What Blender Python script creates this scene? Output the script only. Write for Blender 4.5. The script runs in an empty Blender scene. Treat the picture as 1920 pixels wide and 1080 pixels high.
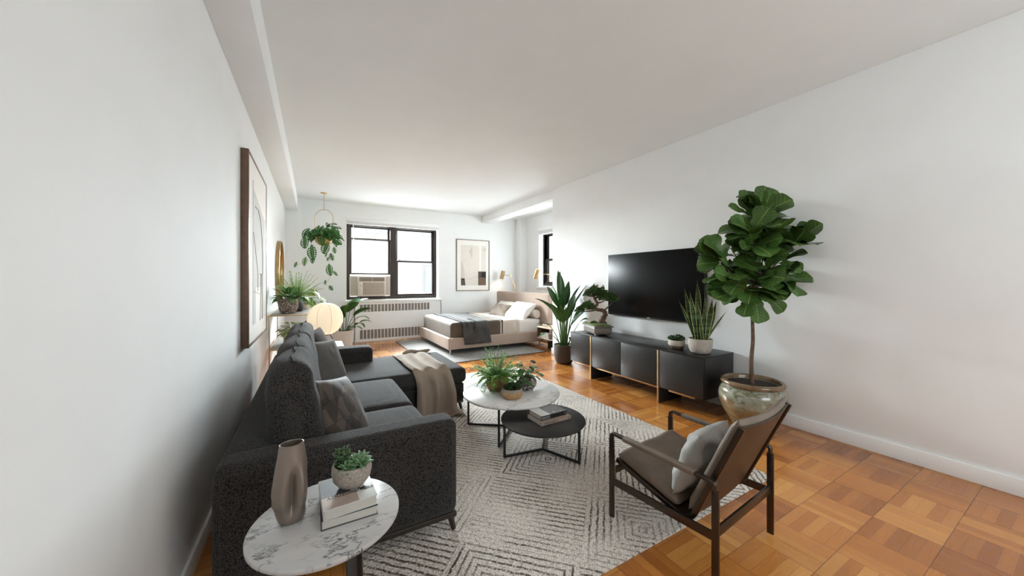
import bpy, bmesh, math, random
from mathutils import Vector, Matrix, Euler, noise
PI = math.pi
sc = bpy.context.scene
C = bpy.context.collection
R = random.Random(7)

# ---------------------------------------------------------------- helpers
def V(*a): return Vector(a)
def T(x, y, z): return Matrix.Translation((x, y, z))
def RZ(a): return Matrix.Rotation(a, 4, 'Z')
def RX(a): return Matrix.Rotation(a, 4, 'X')
def RY(a): return Matrix.Rotation(a, 4, 'Y')
def lerp(a, b, t): return a + (b - a) * t
def smooth(t): t = max(0, min(1, t)); return t * t * (3 - 2 * t)

class MB:
    """collects shapes that become ONE mesh object"""
    def __init__(s): s.v = []; s.f = []; s.uv = []
    def add(s, vs, fs, uvs=None, M=None):
        o = len(s.v)
        s.v += [(M @ Vector(p)) if M else Vector(p) for p in vs]
        for f in fs:
            s.f.append([i + o for i in f])
            s.uv.append([uvs[i] for i in f] if uvs else [(0, 0)] * len(f))
        return s
    def box(s, c, d, bev=0.0, seg=2, M=None):
        b = bmesh.new(); bmesh.ops.create_cube(b, size=1)
        for v in b.verts: v.co = Vector((v.co.x * d[0], v.co.y * d[1], v.co.z * d[2]))
        if bev > 0:
            bmesh.ops.bevel(b, geom=list(b.edges), offset=min(bev, min(d) * .49), segments=seg, affect='EDGES', profile=.5)
        b.verts.index_update()
        MM = T(*c) if M is None else M @ T(*c)
        s.add([v.co.copy() for v in b.verts], [[v.index for v in f.verts] for f in b.faces], None, MM); b.free(); return s
    def lo_hi(s, a, b, bev=0.0, seg=2, M=None):
        return s.box([(p + q) / 2 for p, q in zip(a, b)], [abs(q - p) for p, q in zip(a, b)], bev, seg, M)
    def bar(s, p0, p1, w, h, bev=0.001, up=(0, 0, 1)):
        p0 = Vector(p0); p1 = Vector(p1); y = (p1 - p0); L = y.length; y.normalize()
        u = Vector(up)
        if abs(u.dot(y)) > .97: u = Vector((1, 0, 0))
        x = y.cross(u).normalized(); z = x.cross(y).normalized()
        M = Matrix((x, y, z)).transposed().to_4x4(); M.translation = (p0 + p1) / 2
        return s.box((0, 0, 0), (w, L, h), bev, 2, M)
    def lathe(s, prof, seg=40, M=None, sx=1.0, sy=1.0, wob=None):
        vs = []; fs = []; n = len(prof); uv = []
        for i, (r, z) in enumerate(prof):
            for k in range(seg):
                a = 2 * PI * k / seg
                rr = r * (wob(a, z) if wob else 1)
                vs.append((rr * math.cos(a) * sx, rr * math.sin(a) * sy, z)); uv.append((k / seg, i / (n - 1)))
        for i in range(n - 1):
            for k in range(seg):
                k2 = (k + 1) % seg
                fs.append([i * seg + k, i * seg + k2, (i + 1) * seg + k2, (i + 1) * seg + k])
        if prof[0][0] > 1e-5: fs.append([k for k in range(seg)][::-1])
        if prof[-1][0] > 1e-5: fs.append([(n - 1) * seg + k for k in range(seg)])
        return s.add(vs, fs, uv, M)
    def tube(s, pts, r, seg=8, caps=True, M=None):
        pts = [Vector(p) for p in pts]; n = len(pts)
        rs = r if isinstance(r, (list, tuple)) else [r] * n
        vs = []; fs = []; uv = []; prev = None
        for i, p in enumerate(pts):
            t = (pts[min(i + 1, n - 1)] - pts[max(i - 1, 0)]).normalized()
            if prev is None:
                a = Vector((0, 0, 1)) if abs(t.z) < .9 else Vector((1, 0, 0))
                x = t.cross(a).normalized()
            else:
                x = (prev - t * prev.dot(t)).normalized()
            prev = x; y = t.cross(x)
            for k in range(seg):
                a = 2 * PI * k / seg
                vs.append(p + (x * math.cos(a) + y * math.sin(a)) * rs[i]); uv.append((k / seg, i / max(1, n - 1)))
        for i in range(n - 1):
            for k in range(seg):
                k2 = (k + 1) % seg
                fs.append([i * seg + k, i * seg + k2, (i + 1) * seg + k2, (i + 1) * seg + k])
        if caps: fs.append(list(range(seg))[::-1]); fs.append([(n - 1) * seg + k for k in range(seg)])
        return s.add(vs, fs, uv, M)
    def grid(s, fn, nu, nv, wu=False, wv=False, M=None, skip=None):
        vs = []; uv = []
        mu = nu if wu else nu + 1; mv = nv if wv else nv + 1
        for j in range(mv):
            for i in range(mu):
                vs.append(fn(i / nu, j / nv)); uv.append((i / nu, j / nv))
        fs = []
        for j in range(nv):
            for i in range(nu):
                if skip and skip(i, j): continue
                i2 = (i + 1) % mu; j2 = (j + 1) % mv
                fs.append([j * mu + i, j * mu + i2, j2 * mu + i2, j2 * mu + i])
        return s.add(vs, fs, uv, M)
    def cushion(s, c, d, r=.03, puff=0.0, n=14, M=None, fn=None):
        """rounded box with domed faces"""
        h = [q / 2 for q in d]; r = min(r, min(h) * .98)
        MM = T(*c) if M is None else M @ T(*c)
        def pt(p):
            q = [p[i] * h[i] for i in range(3)]
            cl = [max(-(h[i] - r), min(h[i] - r, q[i])) for i in range(3)]
            dv = Vector([q[i] - cl[i] for i in range(3)])
            if dv.length > 1e-9: dv.normalize()
            o = Vector(cl) + dv * r
            if puff:
                u = [max(-1, min(1, o[i] / h[i])) for i in range(3)]
                o.z += puff * u[2] * (1 - u[0] ** 4) * (1 - u[1] ** 4)
                o.x += .5 * puff * u[0] * (1 - u[2] ** 2) * (1 - u[1] ** 2)
                o.y += .5 * puff * u[1] * (1 - u[0] ** 2) * (1 - u[2] ** 2)
            return fn(o) if fn else o
        def ts(i):
            e = r / h[i]
            a = [-1 + e * (1 - math.cos(k / 4 * PI / 2)) * 1.0 for k in range(4)]
            m = [lerp(-1 + e, 1 - e, k / n) for k in range(n + 1)]
            return a + m + [-q for q in a[::-1]]
        X, Y, Z = ts(0), ts(1), ts(2)
        for ax, (A, B) in ((2, (X, Y)), (0, (Y, Z)), (1, (Z, X))):
            for sg in (-1, 1):
                vs = []; fs = []; na = len(A); uv = []
                for b in B:
                    for a in A:
                        p = [0, 0, 0]; p[ax] = sg; p[(ax + 1) % 3] = a; p[(ax + 2) % 3] = b
                        vs.append(pt(p)); uv.append(((a + 1) / 2, (b + 1) / 2))
                for j in range(len(B) - 1):
                    for i in range(na - 1):
                        q = [j * na + i, j * na + i + 1, (j + 1) * na + i + 1, (j + 1) * na + i]
                        fs.append(q if sg > 0 else q[::-1])
                s.add(vs, fs, uv, MM)
        return s
    def pillow(s, w, h, t, M, seed=0, n=22, pinch=.07, wr=.006):
        def fn(sg):
            def g(a, b):
                u = 2 * a - 1; v = 2 * b - 1
                x = w / 2 * u * (1 - pinch * (1 - v * v)); y = h / 2 * v * (1 - pinch * (1 - u * u))
                k = max(0, (1 - u * u) * (1 - v * v))
                z = sg * (t / 2) * k ** .42
                if wr: z += sg * wr * noise.noise(Vector((u * 2.3 + seed, v * 2.3, sg * 3))) * min(1, k * 3) + wr * .6 * noise.noise(Vector((u * 6 + seed, v * 1.5, sg * 3))) * min(1, k * 3)
                return (x, y, z)
            return g
        s.grid(fn(1), n, n, M=M)
        o = len(s.f); s.grid(fn(-1), n, n, M=M)
        for i in range(o, len(s.f)): s.f[i].reverse(); s.uv[i].reverse()
        return s
    def sweep(s, path, nrm, hw, t, off=0.0, sag=0.0, nx=16, ends=True, xs=None, er=None):
        """rounded slab swept along path (list of (y,z)), cross-section along x; off pushes along normal"""
        n = len(path); loop = []
        er = er if er else t / 2
        m = 6
        for k in range(nx + 1): loop.append((lerp(-hw + er, hw - er, k / nx), 1))
        for k in range(1, m): a = PI / 2 - PI * k / m; loop.append((hw - er + er * math.cos(a), math.sin(a)))
        for k in range(nx + 1): loop.append((lerp(hw - er, -hw + er, k / nx), -1))
        for k in range(1, m): a = -PI / 2 - PI * k / m; loop.append((-hw + er + er * math.cos(a), math.sin(a)))
        L = len(loop); vs = []; fs = []; uv = []
        for i, (p, nn) in enumerate(zip(path, nrm)):
            e = 1.0
            if ends:
                q = min(i, n - 1 - i) / 3.0
                e = math.sin(min(1, q + .12) * PI / 2)
            for (x, k) in loop:
                sg = sag * (1 - (x / hw) ** 2) * (i / (n - 1)) if sag else 0
                o = off + k * t / 2 * e - sg
                xx = x * (1 if not ends else lerp(.985, 1, e))
                vs.append((xx, p[0] + nn[0] * o, p[1] + nn[1] * o)); uv.append((x / hw / 2 + .5, i / (n - 1)))
        for i in range(n - 1):
            for k in range(L):
                k2 = (k + 1) % L; fs.append([i * L + k, i * L + k2, (i + 1) * L + k2, (i + 1) * L + k])
        fs.append(list(range(L))[::-1]); fs.append([(n - 1) * L + k for k in range(L)])
        return s.add(vs, fs, uv, xs)
    def leaf(s, M, L, W, prof, fold=.15, curl=.6, wave=0.0, nu=4, nv=8, holes=False, tw=0.0, curl0=0.0):
        """a leaf blade along +Y from its base; prof(t)=half width share; curl bends it down"""
        def fn(a, b):
            u = 2 * a - 1; t = b
            w = prof(t) * W / 2
            th = curl0 + curl * t
            if abs(curl) > 1e-4:
                y = L * (math.sin(th) - math.sin(curl0)) / curl; z = L * (math.cos(th) - math.cos(curl0)) / curl
            else:
                y = L * t * math.cos(curl0); z = -L * t * math.sin(curl0)
            x = u * w; up = fold * abs(x) + wave * W * math.sin(t * 9 + (2 if u > 0 else 0)) * abs(u)
            yy = y + up * math.sin(th); zz = z + up * math.cos(th)
            if holes: yy += abs(x) * .45
            c, sn = math.cos(tw * t), math.sin(tw * t)
            return (x * c, yy, zz + x * sn)
        sk = None
        if holes:
            def sk(i, j):
                return (j % 2 == 1) and 1 <= j < nv - 2 and i in (1, 2, nu - 3, nu - 2)
        return s.grid(fn, nu, nv, M=M, skip=sk)
    def build(s, name, m, parent=None, ang=35, smooth=True, kind=None, solid=0.0, weld=True, label=None):
        me = bpy.data.meshes.new(name)
        me.from_pydata([tuple(p) for p in s.v], [], s.f)
        ul = me.uv_layers.new(name='UVMap')
        flat = [c for f in s.uv for uv in f for c in uv]
        ul.data.foreach_set('uv', flat)
        if weld or solid:
            b = bmesh.new(); b.from_mesh(me)
            if weld: bmesh.ops.remove_doubles(b, verts=b.verts, dist=1e-5)
            b.to_mesh(me); b.free()
        me.update()
        if smooth:
            me.polygons.foreach_set('use_smooth', [True] * len(me.polygons))
            if ang < 180: me.set_sharp_from_angle(angle=math.radians(ang))
        me.materials.append(m)
        o = bpy.data.objects.new(name, me); C.objects.link(o)
        if solid:
            md = o.modifiers.new('thickness', 'SOLIDIFY'); md.thickness = solid; md.offset = 0; md.use_even_offset = False
        if parent: o.parent = parent
        if kind: o['kind'] = kind
        if label: o['label'] = label
        return o
    def keep(s, lim, sg=1, d=.06):
        """leaves that would reach into a wall at x = lim lie against it instead"""
        a = lim * sg - d
        for i, v in enumerate(s.v):
            q = v.x * sg
            if q > a: s.v[i] = Vector((sg * (a + d * (1 - math.exp(-(q - a) / d))), v.y, v.z))
        return s

def tag(o, label, cat, group=None):
    o['label'] = label; o['category'] = cat
    if group: o['group'] = group
    return o
def thing(name, label, cat, loc=(0, 0, 0), rz=0.0, group=None):
    o = bpy.data.objects.new(name, None); C.objects.link(o); o.empty_display_size = .05
    o.location = loc; o.rotation_euler = (0, 0, rz)
    return tag(o, label, cat, group)
def struct(name, mb, m, **k): return mb.build(name, m, kind='structure', **k)
def aim(p, d, roll=0.0):
    """matrix whose +Y points along d from p, +Z as near up as may be"""
    y = Vector(d).normalized(); u = Vector((0, 0, 1))
    if abs(y.z) > .98: u = Vector((0, 1, 0))
    x = y.cross(u).normalized(); z = x.cross(y)
    M = Matrix((x, y, z)).transposed().to_4x4(); M.translation = Vector(p)
    return M @ RY(roll)
def bez(p0, p1, p2, n=8):
    p0, p1, p2 = Vector(p0), Vector(p1), Vector(p2)
    return [(p0 * (1 - t) ** 2 + p1 * 2 * t * (1 - t) + p2 * t * t) for t in [k / n for k in range(n + 1)]]
def crom(pts, n=6):
    P = [Vector(p) for p in pts]; P = [P[0] * 2 - P[1]] + P + [P[-1] * 2 - P[-2]]; out = []
    for i in range(1, len(P) - 2):
        for k in range(n):
            t = k / n; a, b, c, d = P[i - 1:i + 3]
            out.append(.5 * ((2 * b) + (c - a) * t + (2 * a - 5 * b + 4 * c - d) * t * t + (3 * b - a - 3 * c + d) * t ** 3))
    out.append(P[-2]); return out
def fillet(pts, r, n=6):
    P = [Vector(p) for p in pts]; out = [P[0]]
    for i in range(1, len(P) - 1):
        a = (P[i - 1] - P[i]); b = (P[i + 1] - P[i]); q = min(r, a.length * .45, b.length * .45)
        out += bez(P[i] + a.normalized() * q, P[i], P[i] + b.normalized() * q, n)
    out.append(P[-1]); return out
def text_mesh(s, size, depth, font_bold=False):
    cu = bpy.data.curves.new('lettering', 'FONT'); cu.body = s; cu.size = size; cu.extrude = depth
    cu.resolution_u = 2
    o = bpy.data.objects.new('lettering', cu); C.objects.link(o)
    dg = bpy.context.evaluated_depsgraph_get(); dg.update()
    me = bpy.data.meshes.new_from_object(o.evaluated_get(dg))
    vs = [v.co.copy() for v in me.vertices]; fs = [list(p.vertices) for p in me.polygons]
    bpy.data.objects.remove(o); bpy.data.curves.remove(cu); bpy.data.meshes.remove(me)
    return vs, fs

# ---------------------------------------------------------------- materials
def node_mat(name):
    m = bpy.data.materials.new(name); m.use_nodes = True
    return m, m.node_tree, m.node_tree.nodes['Principled BSDF']
def N(nt, t, **k):
    n = nt.nodes.new(t)
    for a, b in k.items():
        if a in n.inputs: n.inputs[a].default_value = b
        else: setattr(n, a, b)
    return n
def ramp(nt, fac, stops, interp='LINEAR'):
    r = nt.nodes.new('ShaderNodeValToRGB'); r.color_ramp.interpolation = interp
    e = r.color_ramp.elements
    e[0].position, e[0].color = stops[0][0], (*stops[0][1], 1); e[1].position, e[1].color = stops[-1][0], (*stops[-1][1], 1)
    for p, c in stops[1:-1]:
        q = e.new(p); q.color = (*c, 1)
    nt.links.new(fac, r.inputs['Fac']); return r
def mathn(nt, op, a, b=None, c=None):
    n = nt.nodes.new('ShaderNodeMath'); n.operation = op
    for i, q in enumerate((a, b, c)):
        if q is None: continue
        if isinstance(q, (int, float)): n.inputs[i].default_value = q
        else: nt.links.new(q, n.inputs[i])
    return n.outputs[0]
def mixc(nt, f, a, b, mode='MIX'):
    n = nt.nodes.new('ShaderNodeMix'); n.data_type = 'RGBA'; n.blend_type = mode
    for q, i in ((f, 0), (a, 6), (b, 7)):
        if isinstance(q, (int, float)): n.inputs[i].default_value = q
        elif isinstance(q, tuple): n.inputs[i].default_value = (*q, 1)
        else: nt.links.new(q, n.inputs[i])
    return n.outputs[2]
def coords(nt, kind='Object', scale=(1, 1, 1), rot=(0, 0, 0), loc=(0, 0, 0)):
    t = nt.nodes.new('ShaderNodeTexCoord'); mp = nt.nodes.new('ShaderNodeMapping')
    mp.inputs['Scale'].default_value = scale; mp.inputs['Rotation'].default_value = rot; mp.inputs['Location'].default_value = loc
    nt.links.new(t.outputs[kind], mp.inputs['Vector']); return mp.outputs['Vector']
def bump(nt, bs, h, strength=.3, dist=.01):
    b = nt.nodes.new('ShaderNodeBump'); b.inputs['Strength'].default_value = strength; b.inputs['Distance'].default_value = dist
    nt.links.new(h, b.inputs['Height']); nt.links.new(b.outputs['Normal'], bs.inputs['Normal']); return b
def mat(name, col, rough=.5, metal=0.0, var=.12, scale=30, bmp=0.0, bscale=None, spec=.5, coat=0.0, sheen=0.0, detail=3):
    """base colour broken up by noise, with an optional fine bump"""
    m, nt, bs = node_mat(name)
    co = coords(nt)
    nz = N(nt, 'ShaderNodeTexNoise', Scale=scale, Detail=detail); nt.links.new(co, nz.inputs['Vector'])
    d = tuple(c * (1 - var) for c in col); l = tuple(min(1, c * (1 + var)) for c in col)
    r = ramp(nt, nz.outputs['Fac'], [(.3, d), (.7, l)]); nt.links.new(r.outputs['Color'], bs.inputs['Base Color'])
    bs.inputs['Roughness'].default_value = rough; bs.inputs['Metallic'].default_value = metal
    bs.inputs['Specular IOR Level'].default_value = spec; bs.inputs['Coat Weight'].default_value = coat
    bs.inputs['Sheen Weight'].default_value = sheen
    if bmp:
        n2 = N(nt, 'ShaderNodeTexNoise', Scale=bscale or scale * 3, Detail=2); nt.links.new(co, n2.inputs['Vector'])
        bump(nt, bs, n2.outputs['Fac'], bmp, .004)
    return m
def srgb(r, g, b):
    f = lambda c: (c / 255 / 12.92) if c / 255 <= .04045 else ((c / 255 + .055) / 1.055) ** 2.4
    return (f(r), f(g), f(b))
# ---------------------------------------------------------------- material library
def fabric(name, col, cell=260, contrast=.45, rough=.92, bmp=.35, mott=.12, stretch=(1, 1, 1), sheen=.06, rand=1.0):
    m, nt, bs = node_mat(name)
    co = coords(nt, scale=stretch)
    vo = N(nt, 'ShaderNodeTexVoronoi', Scale=cell, Randomness=rand); nt.links.new(co, vo.inputs['Vector'])
    nz = N(nt, 'ShaderNodeTexNoise', Scale=9.0, Detail=4); nt.links.new(coords(nt), nz.inputs['Vector'])
    fine = N(nt, 'ShaderNodeTexNoise', Scale=cell * .5, Detail=2); nt.links.new(co, fine.inputs['Vector'])
    k = ramp(nt, vo.outputs['Distance'], [(.1, tuple(min(1, c * (1 + contrast)) for c in col)), (.75, tuple(c * (1 - contrast) for c in col))])
    k2 = ramp(nt, nz.outputs['Fac'], [(.3, (1 - mott,) * 3), (.7, (1 + mott * .3,) * 3)])
    c = mixc(nt, 1.0, k.outputs['Color'], k2.outputs['Color'], 'MULTIPLY')
    nt.links.new(c, bs.inputs['Base Color'])
    bs.inputs['Roughness'].default_value = rough; bs.inputs['Sheen Weight'].default_value = sheen
    bs.inputs['Specular IOR Level'].default_value = .2
    bump(nt, bs, mathn(nt, 'ADD', vo.outputs['Distance'], fine.outputs['Fac']), bmp, .003)
    return m

def marble(name, base, vein, s=3.0, dens=.5, seed=0.0):
    m, nt, bs = node_mat(name)
    co = coords(nt, rot=(0, 0, .5), scale=(1, 2.0, 1), loc=(seed, 0, 0))
    w = N(nt, 'ShaderNodeTexNoise', Scale=s * 2.2, Detail=6, Roughness=.62); nt.links.new(co, w.inputs['Vector'])
    a = mathn(nt, 'ABSOLUTE', mathn(nt, 'SUBTRACT', w.outputs['Fac'], .5))
    thin = ramp(nt, a, [(0, (1, 1, 1)), (.012, (.35, .35, .35)), (.035, (0, 0, 0))])
    w2 = N(nt, 'ShaderNodeTexNoise', Scale=s * 1.6, Detail=3); nt.links.new(co, w2.inputs['Vector'])
    msk = ramp(nt, w2.outputs['Fac'], [(.42, (0, 0, 0)), (.6, (1, 1, 1))])
    f = mathn(nt, 'MULTIPLY', mathn(nt, 'MULTIPLY', thin.outputs['Color'], msk.outputs['Color']), dens)
    cl = N(nt, 'ShaderNodeTexNoise', Scale=s, Detail=5); nt.links.new(co, cl.inputs['Vector'])
    cloud = ramp(nt, cl.outputs['Fac'], [(.35, tuple(c * .86 for c in base)), (.62, base)])
    nt.links.new(mixc(nt, f, cloud.outputs['Color'], vein), bs.inputs['Base Color'])
    bs.inputs['Roughness'].default_value = .22
    return m

def plant_mat(name, c_in, c_edge, c_vein, veins=9, edge=.06, rough=.38, var=.35, margin=False, bands=0.0, midw=.04):
    """leaf shader from the blade's own UV: midrib, side veins, optional pale margin or cross bands"""
    m, nt, bs = node_mat(name)
    tc = nt.nodes.new('ShaderNodeTexCoord'); sp = nt.nodes.new('ShaderNodeSeparateXYZ'); nt.links.new(tc.outputs['UV'], sp.inputs[0])
    au = mathn(nt, 'ABSOLUTE', mathn(nt, 'SUBTRACT', mathn(nt, 'MULTIPLY', sp.outputs[0], 2.0), 1.0))
    nz = N(nt, 'ShaderNodeTexNoise', Scale=7.0, Detail=3); nt.links.new(tc.outputs['Object'], nz.inputs['Vector'])
    base = ramp(nt, nz.outputs['Fac'], [(.32, tuple(c * (1 - var) for c in c_in)), (.68, tuple(min(1, c * (1 + var)) for c in c_in))]).outputs['Color']
    if bands:
        bz = N(nt, 'ShaderNodeTexNoise', Scale=1.0, Detail=2)
        nt.links.new(coords(nt, 'Object', scale=(6, 6, bands)), bz.inputs['Vector'])
        base = mixc(nt, mathn(nt, 'GREATER_THAN', bz.outputs['Fac'], .52), base, tuple(min(1, c * 2.2 + .01) for c in c_in))
    # side veins
    vv = mathn(nt, 'FRACT', mathn(nt, 'SUBTRACT', mathn(nt, 'MULTIPLY', sp.outputs[1], float(veins)), mathn(nt, 'MULTIPLY', au, 1.6)))
    side = mathn(nt, 'LESS_THAN', vv, .10)
    mid = mathn(nt, 'LESS_THAN', au, midw)
    f = mathn(nt, 'MAXIMUM', mathn(nt, 'MULTIPLY', side, .45 if veins else 0.0), mid)
    col = mixc(nt, f, base, c_vein)
    if margin:
        col = mixc(nt, mathn(nt, 'GREATER_THAN', au, 1 - edge), col, c_edge)
    nt.links.new(col, bs.inputs['Base Color'])
    bs.inputs['Roughness'].default_value = rough; bs.inputs['Specular IOR Level'].default_value = .3
    if veins: bump(nt, bs, mathn(nt, 'SUBTRACT', 1.0, f), .35, .003)
    return m

def parquet():
    m, nt, bs = node_mat('honey oak parquet')
    co = coords(nt, 'Object', loc=(.03, .06, 0)); sp = nt.nodes.new('ShaderNodeSeparateXYZ'); nt.links.new(co, sp.inputs[0])
    B = .218; n = 5.0
    x = mathn(nt, 'DIVIDE', sp.outputs[0], B); y = mathn(nt, 'DIVIDE', sp.outputs[1], B)
    ix = mathn(nt, 'FLOOR', x); iy = mathn(nt, 'FLOOR', y); fx = mathn(nt, 'FRACT', x); fy = mathn(nt, 'FRACT', y)
    par = mathn(nt, 'FLOORED_MODULO', mathn(nt, 'ADD', ix, iy), 2.0)
    inv = mathn(nt, 'SUBTRACT', 1.0, par)
    s = mathn(nt, 'ADD', mathn(nt, 'MULTIPLY', par, fx), mathn(nt, 'MULTIPLY', inv, fy))     # across the strips
    l = mathn(nt, 'ADD', mathn(nt, 'MULTIPLY', par, fy), mathn(nt, 'MULTIPLY', inv, fx))     # along the strips
    sn = mathn(nt, 'MULTIPLY', s, n); si = mathn(nt, 'FLOOR', sn); sf = mathn(nt, 'FRACT', sn)
    cb = nt.nodes.new('ShaderNodeCombineXYZ')
    for q, i in ((ix, 0), (iy, 1), (si, 2)): nt.links.new(q, cb.inputs[i])
    wn = nt.nodes.new('ShaderNodeTexWhiteNoise'); nt.links.new(cb.outputs[0], wn.inputs['Vector'])
    cb2 = nt.nodes.new('ShaderNodeCombineXYZ'); nt.links.new(ix, cb2.inputs[0]); nt.links.new(iy, cb2.inputs[1])
    wb = nt.nodes.new('ShaderNodeTexWhiteNoise'); nt.links.new(cb2.outputs[0], wb.inputs['Vector'])
    tone = mathn(nt, 'ADD', mathn(nt, 'MULTIPLY', wn.outputs['Value'], .42), mathn(nt, 'MULTIPLY', wb.outputs['Value'], .58))
    col = ramp(nt, tone, [(.12, srgb(150, 88, 38)), (.5, srgb(184, 117, 54)), (.88, srgb(208, 147, 78))]).outputs['Color']
    g = nt.nodes.new('ShaderNodeCombineXYZ')
    nt.links.new(mathn(nt, 'MULTIPLY', l, 2.2), g.inputs[0]); nt.links.new(mathn(nt, 'MULTIPLY', s, 42.0), g.inputs[1])
    nt.links.new(mathn(nt, 'MULTIPLY', wn.outputs['Value'], 50.0), g.inputs[2])
    gr = N(nt, 'ShaderNodeTexNoise', Scale=1.6, Detail=5, Roughness=.6, Distortion=.5); nt.links.new(g.outputs[0], gr.inputs['Vector'])
    gk = ramp(nt, gr.outputs['Fac'], [(.3, (.74, .68, .62)), (.55, (1, 1, 1)), (.8, (1.1, 1.07, 1.0))]).outputs['Color']
    col = mixc(nt, 1.0, col, gk, 'MULTIPLY')
    e1 = mathn(nt, 'MINIMUM', sf, mathn(nt, 'SUBTRACT', 1.0, sf)); e2 = mathn(nt, 'MINIMUM', l, mathn(nt, 'SUBTRACT', 1.0, l))
    es = mathn(nt, 'MINIMUM', s, mathn(nt, 'SUBTRACT', 1.0, s))
    gap = mathn(nt, 'MAXIMUM', mathn(nt, 'MULTIPLY', mathn(nt, 'LESS_THAN', e1, .022), .55), mathn(nt, 'MAXIMUM', mathn(nt, 'LESS_THAN', e2, .006), mathn(nt, 'LESS_THAN', es, .006)))
    col = mixc(nt, mathn(nt, 'MULTIPLY', gap, .75), col, srgb(58, 28, 12))
    nt.links.new(col, bs.inputs['Base Color'])
    rr = ramp(nt, gr.outputs['Fac'], [(.3, (.30,) * 3), (.7, (.20,) * 3)]); nt.links.new(rr.outputs['Color'], bs.inputs['Roughness'])
    bs.inputs['Coat Weight'].default_value = .3; bs.inputs['Coat Roughness'].default_value = .15
    bump(nt, bs, mathn(nt, 'SUBTRACT', gr.outputs['Fac'], mathn(nt, 'MULTIPLY', gap, 1.5)), .05, .001)
    return m

def rug_knit():
    m, nt, bs = node_mat('cream and charcoal knitted rug')
    co = coords(nt, 'Object', rot=(0, 0, math.radians(45)), loc=(.10, .13, 0))
    wob = N(nt, 'ShaderNodeTexNoise', Scale=26.0, Detail=2); nt.links.new(co, wob.inputs['Vector'])
    mv = nt.nodes.new('ShaderNodeVectorMath'); mv.operation = 'SUBTRACT'; nt.links.new(wob.outputs['Color'], mv.inputs[0]); mv.inputs[1].default_value = (.5, .5, .5)
    ms = nt.nodes.new('ShaderNodeVectorMath'); ms.operation = 'SCALE'; nt.links.new(mv.outputs[0], ms.inputs[0]); ms.inputs['Scale'].default_value = .014
    ma = nt.nodes.new('ShaderNodeVectorMath'); nt.links.new(co, ma.inputs[0]); nt.links.new(ms.outputs[0], ma.inputs[1])
    sp = nt.nodes.new('ShaderNodeSeparateXYZ'); nt.links.new(ma.outputs[0], sp.inputs[0])
    c = .52
    x = mathn(nt, 'DIVIDE', sp.outputs[0], c); y = mathn(nt, 'DIVIDE', sp.outputs[1], c)
    ix = mathn(nt, 'FLOOR', x); iy = mathn(nt, 'FLOOR', y)
    fx = mathn(nt, 'SUBTRACT', mathn(nt, 'FRACT', x), .5); fy = mathn(nt, 'SUBTRACT', mathn(nt, 'FRACT', y), .5)
    d = mathn(nt, 'MAXIMUM', mathn(nt, 'ABSOLUTE', fx), mathn(nt, 'ABSOLUTE', fy))
    cb = nt.nodes.new('ShaderNodeCombineXYZ'); nt.links.new(ix, cb.inputs[0]); nt.links.new(iy, cb.inputs[1])
    wn = nt.nodes.new('ShaderNodeTexWhiteNoise'); nt.links.new(cb.outputs[0], wn.inputs['Vector'])
    par = mathn(nt, 'FLOORED_MODULO', mathn(nt, 'ADD', ix, iy), 2.0)
    h2 = mathn(nt, 'GREATER_THAN', wn.outputs['Value'], .5)
    lin = mathn(nt, 'ADD', mathn(nt, 'MULTIPLY', h2, fx), mathn(nt, 'MULTIPLY', mathn(nt, 'SUBTRACT', 1.0, h2), fy))
    val = mathn(nt, 'ADD', mathn(nt, 'MULTIPLY', par, d), mathn(nt, 'MULTIPLY', mathn(nt, 'SUBTRACT', 1.0, par), lin))
    st = mathn(nt, 'FRACT', mathn(nt, 'MULTIPLY', val, c / .031))
    line = ramp(nt, mathn(nt, 'ABSOLUTE', mathn(nt, 'SUBTRACT', st, .5)), [(.09, (1, 1, 1)), (.2, (0, 0, 0))]).outputs['Color']
    brk = N(nt, 'ShaderNodeTexNoise', Scale=95.0, Detail=1); nt.links.new(co, brk.inputs['Vector'])
    bk = ramp(nt, brk.outputs['Fac'], [(.38, (.35, .35, .35)), (.5, (1, 1, 1))]).outputs['Color']
    big = N(nt, 'ShaderNodeTexNoise', Scale=2.6, Detail=2); nt.links.new(co, big.inputs['Vector'])
    bm = ramp(nt, big.outputs['Fac'], [(.38, (.22, .22, .22)), (.56, (1, 1, 1))]).outputs['Color']
    f = mathn(nt, 'MULTIPLY', mathn(nt, 'MULTIPLY', line, bk), bm)
    vo = N(nt, 'ShaderNodeTexVoronoi', Scale=105.0, Randomness=.55); nt.links.new(co, vo.inputs['Vector'])
    loop = ramp(nt, vo.outputs['Distance'], [(.15, srgb(234, 227, 219)), (.62, srgb(202, 193, 183)), (.85, srgb(144, 133, 123))]).outputs['Color']
    nt.links.new(mixc(nt, mathn(nt, 'MULTIPLY', f, .92), loop, srgb(66, 55, 47)), bs.inputs['Base Color'])
    bs.inputs['Roughness'].default_value = .95; bs.inputs['Specular IOR Level'].default_value = .15
    bump(nt, bs, mathn(nt, 'SUBTRACT', mathn(nt, 'SUBTRACT', 1.0, vo.outputs['Distance']), mathn(nt, 'MULTIPLY', f, .8)), .8, .006)
    return m

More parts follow.
